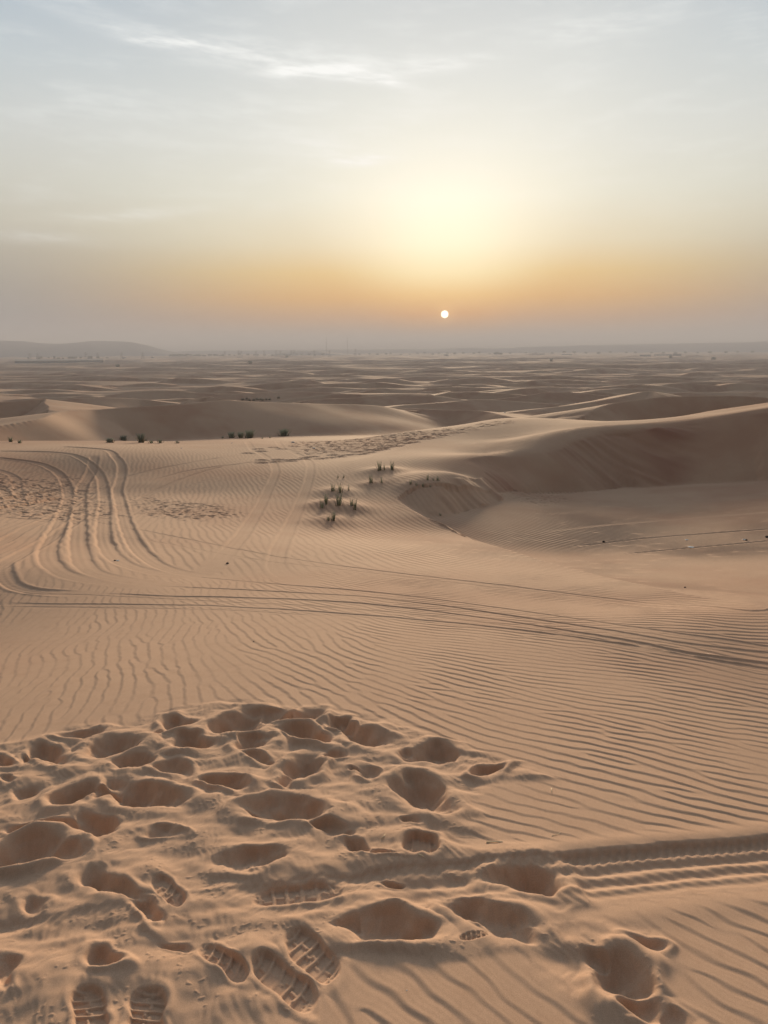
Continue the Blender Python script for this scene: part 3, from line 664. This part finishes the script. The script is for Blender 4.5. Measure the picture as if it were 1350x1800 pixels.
def gz(x, y):
    """height of the built sheet"""
    t = math.atan2(x, y); r = math.hypot(x, y)
    j = int(np.clip(np.searchsorted(G_th, t)-1, 0, len(G_th)-2)); i = int(np.clip(np.searchsorted(G_rr, r)-1, 0, len(G_rr)-2))
    a = (t-G_th[j])/(G_th[j+1]-G_th[j]); b = (r-G_rr[i])/(G_rr[i+1]-G_rr[i])
    return (G_Z[i, j]*(1-a)+G_Z[i, j+1]*a)*(1-b)+(G_Z[i+1, j]*(1-a)+G_Z[i+1, j+1]*a)*b
def ghit(u, v, rmin=1.2):
    """first point of the built sheet on the line of sight"""
    d = ray(u, v); h = math.hypot(d[0], d[1]); dx, dy, dz = d/h; t = math.atan2(dx, dy)
    j = int(np.clip(np.searchsorted(G_th, t)-1, 0, len(G_th)-2)); a = (t-G_th[j])/(G_th[j+1]-G_th[j])
    zc = G_Z[:, j]*(1-a)+G_Z[:, j+1]*a; g = CZ+dz*G_rr-zc; i = np.where((g < 0)&(G_rr > rmin))[0]
    if len(i) == 0: rr_ = 7000.0
    else:
        i = i[0]; g0, g1 = g[i-1], g[i]; rr_ = G_rr[i-1]+(G_rr[i]-G_rr[i-1])*g0/(g0-g1)
    return Vector((dx*rr_, dy*rr_, gz(dx*rr_, dy*rr_)))

def new_mat(name, col, rough=.9, spec=.2):
    m = bpy.data.materials.new(name); m.use_nodes = True; t = NT(m.node_tree); b = m.node_tree.nodes['Principled BSDF']
    b.inputs['Roughness'].default_value = rough; b.inputs['Specular IOR Level'].default_value = spec
    b.inputs['Base Color'].default_value = (*col, 1); return m, t, b
def sand_material():
    m, t, b = new_mat('sand', (.5, .36, .25), .95, .15)
    tc = t.n.new('ShaderNodeTexCoord').outputs['Object']
    big = t.noise(tc, .11, 4, .6); med = t.noise(tc, .8, 4, .6); fine = t.noise(tc, 9.0, 4, .6); grain = t.noise(tc, 420.0, 2, .7)
    c = t.mix(t.smooth(big, .42, .60), (.650, .430, .298), (.545, .318, .215))
    c = t.mix(t.m('MULTIPLY', t.smooth(med, .40, .70), .35), c, (.64, .43, .295))
    c = t.mix(t.m('MULTIPLY', t.smooth(fine, .45, .75), .30), c, (.52, .32, .21))
    c = t.mix(t.smooth(grain, .25, .75, .0, .50), c, (.36, .205, .125))
    at = t.n.new('ShaderNodeAttribute'); at.attribute_name = 'red_sand_shade'
    c = t.mix(t.m('MULTIPLY', at.outputs['Fac'], .85), c, (.38, .185, .125))  # reddish streak colour, also darkens the slip face to paint in its shade
    mp = t.n.new('ShaderNodeMapping'); t.l.new(tc, mp.inputs[0]); mp.inputs['Scale'].default_value = (60, 14, 30); mp.inputs['Rotation'].default_value = (0, 0, .6)
    c = t.mix(t.m('MULTIPLY', t.smooth(t.noise(mp.outputs[0], 1.0, 3, .6), .5, .8), .22), c, (.36, .22, .15))
    t.put(b.inputs['Base Color'], c)
    bp = t.n.new('ShaderNodeBump'); bp.inputs['Strength'].default_value = .55; bp.inputs['Distance'].default_value = .0015
    t.put(bp.inputs['Height'], grain); t.l.new(bp.outputs[0], b.inputs['Normal'])
    return m
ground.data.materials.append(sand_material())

# ------------------------------------------------------------------ things
def link(name, verts, faces, mat, parent=None, smooth=True):
    me = bpy.data.meshes.new(name); me.from_pydata([tuple(v) for v in verts], [], faces); me.update()
    if smooth: me.polygons.foreach_set('use_smooth', [True]*len(me.polygons))
    me.materials.append(mat); o = bpy.data.objects.new(name, me); COL.objects.link(o)
    if parent: o.parent = parent
    return o
def tag(o, label, cat, group=None):
    o['label'] = label; o['category'] = cat
    if group: o['group'] = group
    return o
def empty(name, loc, rz=0.0):
    o = bpy.data.objects.new(name, None); COL.objects.link(o); o.location = loc; o.rotation_euler = (0, 0, rz); o.empty_display_size = .2; return o
def varied(name, a, b, scale, rough=.85):
    m, t, bb = new_mat(name, a, rough); n = t.noise(t.n.new('ShaderNodeTexCoord').outputs['Object'], scale, 3, .6)
    t.put(bb.inputs['Base Color'], t.mix(t.smooth(n, .3, .7), a, b)); return m
M_GRASS = varied('grass_green', (.30,.33,.22), (.42,.43,.31), 6.0)
M_DRY = varied('dry_stems', (.16,.125,.075), (.24,.19,.11), 8.0)
M_SCRUB = varied('scrub_green', (.22,.24,.175), (.33,.33,.25), 5.0)
M_PALE = varied('pale_dry_twigs', (.36,.31,.23), (.46,.40,.30), 8.0)
M_STRAW = varied('straw', (.62,.52,.34), (.72,.64,.46), 30.0)
M_WHITE = varied('white_plastic', (.90,.89,.87), (.84,.83,.80), 12.0, .5)
M_STONE = varied('dark_stone', (.06,.05,.045), (.10,.085,.07), 15.0)
M_WALL = varied('pale_wall', (.50,.47,.42), (.40,.37,.33), .3); M_WALLW = varied('white_wall', (.78,.77,.74), (.70,.69,.66), .3)
M_ROOF = varied('grey_roof', (.16,.17,.18), (.22,.22,.22), .3); M_STEEL = varied('galvanised_steel', (.20,.21,.22), (.26,.27,.28), 1.0, .6)
M_LEAF = varied('tree_leaves', (.08,.10,.07), (.12,.13,.09), .8); M_BARK = varied('bark', (.12,.09,.06), (.16,.12,.09), 2.0)
M_HILL = varied('rocky_hill', (.11,.12,.14), (.17,.17,.18), .004); M_ROAD = varied('asphalt', (.11,.12,.14), (.13,.14,.16), .05)

def blades(rs, h, w, n, lean=.25, thick=.010, base=0.5, bend=.35):
    V, F = [], []
    for _ in range(n):
        a = rs.uniform(0, 6.283); rad = w*.5*base*math.sqrt(rs.rand()); bx, by = rad*math.cos(a), rad*math.sin(a)
        H = h*rs.uniform(.45, 1.0); da = a+rs.randn()*.9; l = H*lean*rs.uniform(.1, 1.0)+H*.05; t = thick*rs.uniform(.7, 1.2)
        pts = [(bx+math.cos(da)*l*(s**(1+bend*2)), by+math.sin(da)*l*(s**(1+bend*2)), -.04+(H+.04)*s-H*bend*.15*s*s) for s in (0, .35, .7, 1.0)]
        st = len(V)
        for k, p in enumerate(pts):
            rr_ = t*(1-.8*k/3)
            for q in range(3):
                an = q*2.094+a; V.append((p[0]+rr_*math.cos(an), p[1]+rr_*math.sin(an), p[2]))
        for k in range(3):
            for q in range(3):
                q2 = (q+1) % 3; F.append((st+k*3+q, st+k*3+q2, st+k*3+3+q2, st+k*3+3+q))
        F.append((st+9, st+10, st+11))
    return V, F
rs = np.random.RandomState(12)
ORD = ['first','second','third','fourth','fifth','sixth','seventh','eighth','ninth','tenth','eleventh','twelfth','thirteenth','fourteenth','fifteenth','sixteenth','seventeenth','eighteenth','nineteenth','twentieth']
G_SEDGE = 'upright grass tufts growing on the low sand mound'; G_BACK = 'small plants along the far edge of the tracked sand'
def tuft(u, v, hpx, wpx, n, label, group=G_SEDGE, dry=0.5, mat=None, lean=.22, name='grass_tuft', cat='grass tuft', thick=.0058):
    p = ghit(u, v); r = math.hypot(p.x, p.y); h = hpx*r/F0*1.25; w = max(wpx, 2)*r/F0
    o = empty(name, (p.x, p.y, p.z)); tag(o, label, cat, group)
    V, F = blades(rs, h, w, int(n*1.5)+2, lean, thick); link('blades', V, F, mat or M_GRASS, o)
    V, F = blades(rs, h*.7, w*1.25, max(5, int(n*dry)+4), lean*2.2, thick*.9, .8); link('dry_stalks', V, F, M_DRY, o)
    return o
for a in [
 (585,863,14,10,16,'short dense green tuft at the back left of the grass patch on the mound'),
 (598,866,17,9,16,'tall narrow tuft at the back centre of the grass patch on the mound'),
 (613,862,10,3,4,'lone thin stalk at the back right of the grass patch on the mound'),
 (573,886,20,8,16,'tall dark tuft at the left edge of the grass patch on the mound'),
 (566,893,15,9,10,'sparse low tuft just below the leftmost tall tuft of the patch'),
 (596,888,21,13,26,'fullest green tuft in the middle of the grass patch on the mound'),
 (618,889,14,7,12,'smaller tuft left of the darkest tuft at the right of the patch'),
 (624,896,19,6,16,'dark upright tuft at the right edge of the grass patch on the mound'),
 (577,915,9,7,9,'short tuft left beside the lowest tuft on the near side of the mound'),
 (586,915,17,9,16,'lowest and nearest tuft, standing alone on the near side of the mound'),
 (667,827,17,10,26,'tall full green tuft left in the pair behind the grass patch'),
 (675,826,11,3,5,'single thin blades between the two tufts behind the grass patch'),
 (689,826,15,8,20,'green tuft right in the pair behind the grass patch'),
 (652,849,15,8,16,'upright tuft alone between the grass patch and the rear pair'),
 (671,849,13,3,5,'thin leaning tuft right of the lone upright tuft'),
 (752,844,11,5,7,'slim tuft at the left of the small row near the rounded slip face'),
 (762,845,6,4,4,'tiny stub in the middle of the small row near the rounded slip face'),
 (770,845,8,6,9,'low tuft at the right of the small row near the rounded slip face'),
 (722,851,9,6,9,'short dark tuft above the rounded slip face'),
 (732,853,6,4,4,'tiny bent tuft just right of the short dark tuft above the slip face'),
 (743,855,8,7,5,'bent sparse stalks at the lip of the rounded slip face'),
 (757,856,5,3,3,'shortest stalk at the lip of the rounded slip face'),
 (594,840,6,3,4,'faint tiny sprout left, high on the mound behind the patch'),
 (604,840,6,3,4,'faint tiny sprout right, high on the mound behind the patch'),
 (774,906,5,5,5,'small dry twig growing inside the rounded slip face'),
]:
    tuft(a[0], a[1], a[2], a[3], a[4], a[5])
for (u, v, h, w, n, lab) in [
 (407,770,10,11,70,'small round green bush left of the pair on the far sand edge'),
 (423,770,10,13,70,'low green bush joined to the widest bush on its left'),
 (439,770,13,17,120,'widest green bush in the row on the far sand edge'),
 (499,766,11,19,120,'green bush standing alone right of the row on the far sand edge'),
 (248,778,14,9,60,'upright dark bush at the left end of the far sand edge'),
 (217,774,8,13,50,'dark twiggy bush with bare stems left of the upright dark bush'),
 (193,778,7,15,50,'low flat dark bush leftmost of the dark bushes')]:
    tuft(u, v, h, w, n, lab, G_BACK, .3, M_SCRUB if u < 300 else M_GRASS, .55, 'desert_bush', 'bush', .02)
for (u, v, h, w, n, lab) in [
 (392,770,4,5,6,'tiny dry sprig left of the small round green bush'),(461,771,4,3,6,'thin sprig between the widest bush and the lone bush'),(475,770,4,3,6,'second thin sprig, nearer to the lone bush'),
 (257,775,4,4,8,'tiny sprig just right of the upright dark bush'),(266,779,5,9,16,'faint dry grass patch right of the upright dark bush'),(282,779,7,8,16,'taller faint dry grass near the upright dark bush'),
 (312,779,4,8,10,'small dark sprig between the dry grass and the green bushes'),(19,777,8,5,16,'small green tuft at the far left edge of the photo'),(34,779,6,6,10,'reddish dry tuft beside the small green tuft at the far left')]:
    tuft(u, v, h, w, n, lab, G_BACK, .6, None, .4, 'grass_sprig', 'grass', .016)
for i, (u, v) in enumerate([(426,703),(433,702),(438,704),(447,704),(452,703),(458,703),(462,704),(468,703),(474,703),(490,700)]):
    tuft(u, v, 3.5, 5, 9, ORD[i]+' tiny pale bush from the left in the row on a distant crest', 'tiny bushes along a distant dune crest', .9, M_PALE, .6, 'desert_bush', 'bush', .05)

# litter and straws
def scrap(u, v, wpx, hpx, mat, name, label, cat, flat=.35, rot=0.0):
    p = ghit(u, v); r = math.hypot(p.x, p.y); w = wpx*r/F0*.5; V, F = [], []; n, m_ = 8, 6
    for i in range(m_+1):
        for j in range(n):
            ph = math.pi*i/m_; an = 2*math.pi*j/n; q = 1+.35*(rs.rand()-.5)
            V.append((w*q*math.sin(ph)*math.cos(an), w*.8*q*math.sin(ph)*math.sin(an), w*flat*(.6 if mat is M_WHITE else 1)*(q*math.cos(ph)+.75)))
    for i in range(m_):
        for j in range(n): F.append((i*n+j, (i+1)*n+j, (i+1)*n+(j+1) % n, i*n+(j+1) % n))
    o = link(name, V, F, mat, None, False); o.location = p; o.rotation_euler = (0, 0, rot); tag(o, label, cat); return o
scrap(515,778,6,4,M_WHITE,'crumpled_paper','white crumpled scrap by the churned sand near the lone bush','litter',.6)
scrap(552,788,6,3,M_WHITE,'crumpled_paper','white flattened scrap lying in the churned footprints','litter',.4)
scrap(408,779,2.5,2,M_WHITE,'paper_scrap','tiny white scrap below the small round green bush','litter',.7)
scrap(319,788,2.5,3,M_WHITE,'paper_scrap','tiny white scrap at the left on the far tracked sand','litter',.7)
scrap(207,986,7,2.5,M_WHITE,'paper_scrap','small white scrap between the curved wheel tracks','litter',.4)
scrap(202,986,4,2.5,M_STONE,'pebble','dark pebble touching the white scrap between the curved tracks','stone',.6)
scrap(400,991,5,3,M_STONE,'pebble','dark pebble beside the right wheel track in mid sand','stone',.6)
scrap(1207,949,7,2.5,M_WHITE,'paper_strip','narrow white strip lying above the flat white sheet in the basin','litter',.25,.5)
scrap(1215,962,11,2.5,M_WHITE,'paper_sheet','flat white sheet lying on the sand of the right basin','litter',.18)
scrap(1308,949,6,3,M_WHITE,'plastic_scrap','white scrap at the right of the basin near the dark stones','litter',.5)
scrap(1312,950,4,3,M_STONE,'pebble','dark pebble touching the white scrap in the right basin','stone',.6)
scrap(1348,945,6,4,M_STONE,'stone','dark stone at the right edge of the basin','stone',.6)
scrap(1061,953,5,3,M_STONE,'stone','small dark stone on the wheel line left in the basin','stone',.6)
scrap(887,726,3.5,3,M_WHITE,'paper_scrap','tiny white scrap in the hollow behind the big dune','litter',.7)
scrap(446,1128,2.5,2,M_STONE,'pebble','tiny dark pebble alone on the left ripples','stone',.7)
scrap(1204,1033,3,2,M_STONE,'pebble','tiny dark pebble above the wheel lines on the right slope','stone',.7)
scrap(715,1741,3,3,M_WHITE,'shell_fragment','tiny white fragment on the near ripples at the bottom','litter',.6)
def stalk(pts, rad, label, lift=.0012):
    P = [ghit(*q) for q in pts]; c = P[0].copy(); V, F = [], []; n = len(P)
    for k, p in enumerate(P):
        d = (P[min(k+1, n-1)]-P[max(k-1, 0)]).normalized(); a = d.cross(Vector((0, 0, 1))).normalized(); b = a.cross(d)
        rr_ = rad*(1-.55*k/(n-1)); q0 = p-c+Vector((0, 0, rr_+lift*math.sin(math.pi*k/(n-1))))
        for j in range(6): an = j*math.pi/3; V.append(q0+a*(rr_*math.cos(an))+b*(rr_*math.sin(an)))
    for k in range(n-1):
        for j in range(6): F.append((k*6+j, k*6+(j+1) % 6, (k+1)*6+(j+1) % 6, (k+1)*6+j))
    F.append(tuple(range(5, -1, -1))); F.append(tuple(range((n-1)*6, n*6)))
    o = link('straw', V, F, M_STRAW); o.location = c; tag(o, label, 'straw'); return o
stalk([(855,1482),(865,1481.3),(874,1480.6),(884,1480.3)], .0026, 'pale straight straw lying above the tyre track')
stalk([(970,1470),(978,1468),(986,1463)], .0010, 'thin curved straw on the ripples above the tyre track')
stalk([(969,1386),(969.5,1390),(970,1394)], .0016, 'tiny upright straw on the ripples right of the footprints')
stalk([(736,1502),(742,1505),(749,1509)], .0013, 'short straw at the near rim of the treaded print beside the tyre track')
stalk([(671,1475),(675,1471),(677,1467)], .0018, 'short pale straw on the rim between two hollows')

# ---- far plain: hills, town, masts
def far_pos(u, v=None, r=None):
    d = ray(u, 614); t = math.atan2(d[0], d[1]); x, y = r*math.sin(t), r*math.cos(t); return x, y, gz(x, y)
def vhor(u): return 614+(675-u)*math.tan(ROLL)
def hills(name, prof, r, depth, mat, label, kind='structure', seed=0):
    """prof: (u, height px above the true horizon)"""
    us = np.linspace(prof[0][0], prof[-1][0], 160); hp = np.interp(us, [p[0] for p in prof], [p[1] for p in prof])
    for _ in range(2): hp = np.convolve(np.pad(hp, 2, 'edge'), np.ones(5)/5, 'valid')
    V, F = [], []; nk = 17
    for i, u in enumerate(us):
        for k in range(nk):
            t = -1+2*k/(nk-1); rr_ = r+depth*t; x, y, z = far_pos(u, r=rr_); top = hp[i]*r/F0+CZ-z
            g = math.cos(t*math.pi/2)**.9; n = fbm(np.array([x/150.]), np.array([y/150.]), 4, 200+seed)[0]
            h = top*g*(1+.0*n)+n*max(top, 0)*.16*math.sin(abs(t)*math.pi)
            V.append((x, y, z-2+max(h, 0)))
    for i in range(len(us)-1):
        for k in range(nk-1): F.append((i*nk+k, (i+1)*nk+k, (i+1)*nk+k+1, i*nk+k+1))
    o = link(name, V, F, mat); o['kind'] = kind; o['label'] = label; return o
hills('hills', [(-700,6),(-420,17),(-200,12),(-60,20),(0,17.5),(20,17),(50,14.5),(85,12.5),(118,12),(135,14),(165,17.5),(200,16),(228,15.5),(250,12),(268,6),(290,1.5),(330,-6)], 2900, 330, M_HILL, 'low hazy blue grey hills at the left of the horizon', seed=1)
hills('hills', [(280,-4),(330,.5),(420,0),(520,1),(600,1.2),(680,1.8),(760,1.5),(800,2.8),(850,3),(900,3.4),(960,4.5),(1020,5),(1100,7),(1200,7.5),(1290,8.5),(1350,9.5),(1600,14),(1900,8)], 3700, 300, M_HILL, 'faint long ridge along the right of the horizon', seed=2)
hills('hills', [(470,-8),(500,-3),(530,-.8),(555,-.8),(580,-3),(620,-8)], 2500, 150, M_HILL, 'small faint rise below the horizon left of the sun', seed=3)
# road strip, far left
def strip(u0, u1, r0, r1):
    V, F = [], []
    for i, u in enumerate(np.linspace(u0, u1, 24)):
        for k, r in enumerate((r0, r1)):
            x, y, z = far_pos(u, r=r); V.append((x, y, z+1.2 if k == 0 else z+1.5))
    zz = max(v[2] for v in V)
    V = [(a, b, zz+.6) for a, b, c in V]+[(a, b, zz-6) for a, b, c in V]; n = 48
    for i in range(23): F.append((2*i, 2*i+2, 2*i+3, 2*i+1)); F.append((2*i+n, 2*i+2+n, 2*i+2, 2*i))
    o = link('road', V, F, M_ROAD, None, False); o['kind'] = 'structure'; o['label'] = 'dark blue grey road strip on the far plain at the left'; return o
strip(24, 180, 1120, 1330)
def box(V, F, x0, x1, y0, y1, z0, z1):
    s_ = len(V); V += [(x0,y0,z0),(x1,y0,z0),(x1,y1,z0),(x0,y1,z0),(x0,y0,z1),(x1,y0,z1),(x1,y1,z1),(x0,y1,z1)]
    F += [tuple(s_+k for k in f) for f in ((0,3,2,1),(4,5,6,7),(0,1,5,4),(1,2,6,5),(2,3,7,6),(3,0,4,7))]
def bar(V, F, a, b, w):
    a, b = Vector(a), Vector(b); d = (b-a).normalized(); p = d.cross(Vector((0,0,1))); p = p.normalized() if p.length > .01 else Vector((1,0,0)); q = d.cross(p); s_ = len(V)
    for c in (a, b):
        for k in ((-1,-1),(1,-1),(1,1),(-1,1)): V.append(tuple(c+p*k[0]*w+q*k[1]*w))
    F += [tuple(s_+k for k in f) for f in ((0,1,2,3),(7,6,5,4),(0,4,5,1),(1,5,6,2),(2,6,7,3),(3,7,4,0))]
def building(u, r, wpx, hpx, mat, label, group='low buildings on the far plain', lift=0):
    r *= .6
    x, y, z = far_pos(u, r=r); w = wpx*r/F0; h = hpx*.8*r/F0+.4; o = empty('building', (x, y, z-1+lift), -math.atan2(x, y)); tag(o, label, 'building', group)
    V, F = [], []; box(V, F, -w/2, w/2, -6, 6, 0, h); link('wall', V, F, mat, o, False)
    V, F = [], []; box(V, F, -w/2-.3, w/2+.3, -6.3, 6.3, h+.002, h+.35); link('roof', V, F, M_ROOF if mat is not M_WALLW else M_WALLW, o, False)
    n = max(1, min(4, int(w/14)))
    for k in range(n):
        V, F = [], []; cx = -w/2+w*(k+.5)/n; box(V, F, cx-1.6, cx+1.6, -6.1, -5.9, h*.3, h*.7); link('window', V, F, M_ROOF, o, False)
for a in [(68,2600,9,3,M_WALL,'low pale building between the two leftmost poles below the hills'),(94,2500,3,4,M_ROOF,'tiny dark hut below the low saddle of the hills'),(126,2500,14,3,M_WALL,'long low pale building below the left flank of the rounded hill'),
          (157,2450,7,4,M_ROOF,'small dark building below the top of the rounded hill'),(217,2900,8,2.5,M_WALLW,'white low shed left of the hill end'),(267,2700,6,2.5,M_WALLW,'white low shed at the foot of the hill end'),
          (785,2900,8,3,M_WALLW,'small white building just below and right of the sun'),(944,3200,26,2.5,M_WALLW,'long white building on the plain right of the sun'),(997,3300,16,2,M_WALLW,'second white building right of the long one'),
          (1135,2700,17,3,M_ROOF,'dark low shed left of the white roofs at the right'),(1166,2750,28,2.5,M_WALLW,'wide white roofed building between the two dark sheds'),(1191,2700,13,3.5,M_ROOF,'dark low shed right of the white roofs')]:
    building(*a, lift=2.5)
def pylon(u, r, top_px, label, tall=False):
    r *= .6
    x, y, z = far_pos(u, r=r); H = (top_px if tall else top_px-3.2)*r/F0+CZ-z; w = 1.0 if tall else 2.4; o = empty('radio_mast' if tall else 'power_pylon', (x, y, z), -math.atan2(x, y)+.3)
    tag(o, label, 'mast' if tall else 'pylon', None if tall else 'power pylons on the far plain')
    V, F = [], []; lv = 9 if tall else 6; tw = .35 if tall else .4
    for k in range(4):
        sx, sy = ((-1,-1),(1,-1),(1,1),(-1,1))[k]; bar(V, F, (sx*w, sy*w, -1), (sx*tw, sy*tw, H), .13 if tall else .11)
    for l in range(lv):
        a = l/lv; b = (l+1)/lv; wa = w+(tw-w)*a; wb = w+(tw-w)*b
        for k in range(4):
            s0 = ((-1,-1),(1,-1),(1,1),(-1,1))[k]; s1 = ((-1,-1),(1,-1),(1,1),(-1,1))[(k+1) % 4]
            bar(V, F, (s0[0]*wa, s0[1]*wa, H*a), (s1[0]*wb, s1[1]*wb, H*b), .06)
    link('lattice', V, F, M_STEEL, o, False)
    if not tall:
        for q in (.72, .84, .96):
            V, F = [], []; bar(V, F, (-3.6, 0, H*q), (3.6, 0, H*q), .13); link('cross_arm', V, F, M_STEEL, o, False)
for k, (u, r, tp) in enumerate([(51,2600,-1),(65,2600,-1),(150,2500,0),(171,2500,-1),(213,2600,0),(250,2600,-1)]):
    pylon(u, r, tp+1, ORD[k]+' small lattice pylon from the left, in front of the hazy hills')
for k, (u, r, tp) in enumerate([(395,3000,1),(419,3000,2),(424,3000,1),(450,3000,1),(464,3000,2),(485,3000,2),(493,3000,1),(512,3000,1.5),(517,3000,2),(552,3000,1)]):
    pylon(u, r, tp+1, ORD[k]+' small lattice pylon from the left between the hills and the tall masts')
pylon(579, 3000, 2, 'small lattice pylon standing between the two tall thin masts')
pylon(625, 3300, 5, 'small lattice pylon just right of the two tall thin masts')
pylon(574, 3900, 22, 'left of the two tall thin masts on the horizon', True)
pylon(611, 3900, 21.5, 'right of the two tall thin masts, nearer to the sun', True)
def tree_mesh(seed):
    rt = np.random.RandomState(seed); V, F = [], []
    for _ in range(420):
        a = rt.uniform(0, 6.283); rad = 4.2*rt.rand()**.5; zz = 2.2+3.6*rt.rand(); k = math.sqrt(max(0, 1-((zz-4)/2.4)**2)); rad *= .35+.65*k
        c = Vector((rad*math.cos(a), rad*math.sin(a), zz)); s_ = len(V); e = rt.uniform(.35, .75); n1 = Vector(rt.randn(3)).normalized(); n2 = n1.orthogonal().normalized(); n3 = n1.cross(n2)
        V += [tuple(c+n2*e), tuple(c+n3*e), tuple(c-n2*e), tuple(c-n3*e)]; F.append((s_, s_+1, s_+2, s_+3))
    c_ = bpy.data.meshes.new('crown'); c_.from_pydata(V, [], F); c_.materials.append(M_LEAF)
    V, F = [], []; bar(V, F, (0, 0, -.6), (.2, 0, 3.2), .22); bar(V, F, (.1, 0, 2.2), (1.5, .6, 4.2), .11); bar(V, F, (.1, 0, 2.0), (-1.4, -.4, 4.0), .11)
    t_ = bpy.data.meshes.new('trunk'); t_.from_pydata(V, [], F); t_.materials.append(M_BARK); return c_, t_
TREES = [tree_mesh(k) for k in range(4)]
def tree(u, r, sc, label, lift=0):
    r *= .6; sc *= .6; x, y, z = far_pos(u, r=r); o = empty('tree', (x, y, z+lift*.4), rs.uniform(0, 6)); o.scale = (sc, sc, sc); tag(o, label, 'tree', 'trees on the hazy far plain')
    c_, t_ = TREES[rs.randint(4)]
    for m_, nm in ((c_, 'crown'), (t_, 'trunk')):
        q = bpy.data.objects.new(nm, m_); COL.objects.link(q); q.parent = o
def belt(n, u0, du, jit, r, dr, s0, s1, where, lift=3):
    for k in range(n): tree(u0+k*du+rs.uniform(-jit, jit), r+rs.uniform(-dr, dr), rs.uniform(s0, s1), ORD[k]+' hazy tree from the left '+where, lift)
belt(12, 298, 2.8, .8, 3300, 60, 1.2, 1.9, 'at the right foot of the hills')
belt(12, 336, 5.0, 1.4, 3400, 100, 1.1, 1.7, 'between hill foot and far pylons')
belt(16, 400, 11, 3, 3600, 200, 1.0, 1.8, 'between the far pylons and the masts')
belt(18, 620, 14, 4, 3900, 300, 1.1, 2.0, 'on the plain below the sun')
belt(4, 871, 3, .8, 3300, 40, 1.6, 2.2, 'forming the dark clump right of the sun')
belt(20, 900, 22, 6, 3800, 250, 1.1, 2.0, 'below the long ridge at the right')
belt(10, 52, 15, 4, 2700, 80, .7, 1.2, 'among buildings below the left hills')
for (u, v, w, lab) in [(440,639,6,'dark round bush alone among the far dunes left of the masts'),(207,645,5,'dark bush among the far dunes below the left hills'),(969,635,3,'tiny dark bush among the far dunes below the long white building'),
                       (1254,632,7,'dark bush on the far dunes below the right ridge'),(1179,629,5,'dark bush below the dark shed at the right'),(504,628,4,'dark bush below the small faint rise')]:
    tuft(u, v, 4, w, 120, lab, None, .2, M_SCRUB, .7, 'desert_bush', 'bush', .25)

# ------------------------------------------------------------------ haze
def haze():
    V, F = [], []; box(V, F, -5600, 5600, -5600, 5600, -34, 62); m = bpy.data.materials.new('haze'); m.use_nodes = True; n = m.node_tree.nodes; n.clear()
    pv = n.new('ShaderNodeVolumePrincipled'); pv.inputs['Color'].default_value = (.56, .59, .68, 1); pv.inputs['Density'].default_value = HAZE; pv.inputs['Anisotropy'].default_value = 0.12
    o = n.new('ShaderNodeOutputMaterial'); m.node_tree.links.new(pv.outputs[0], o.inputs['Volume'])
    b = link('haze', V, F, m, None, False); b['kind'] = 'stuff'; b['label'] = 'pale dusty haze over the desert plain'
HAZE = 6.2e-4
haze()
log('done')
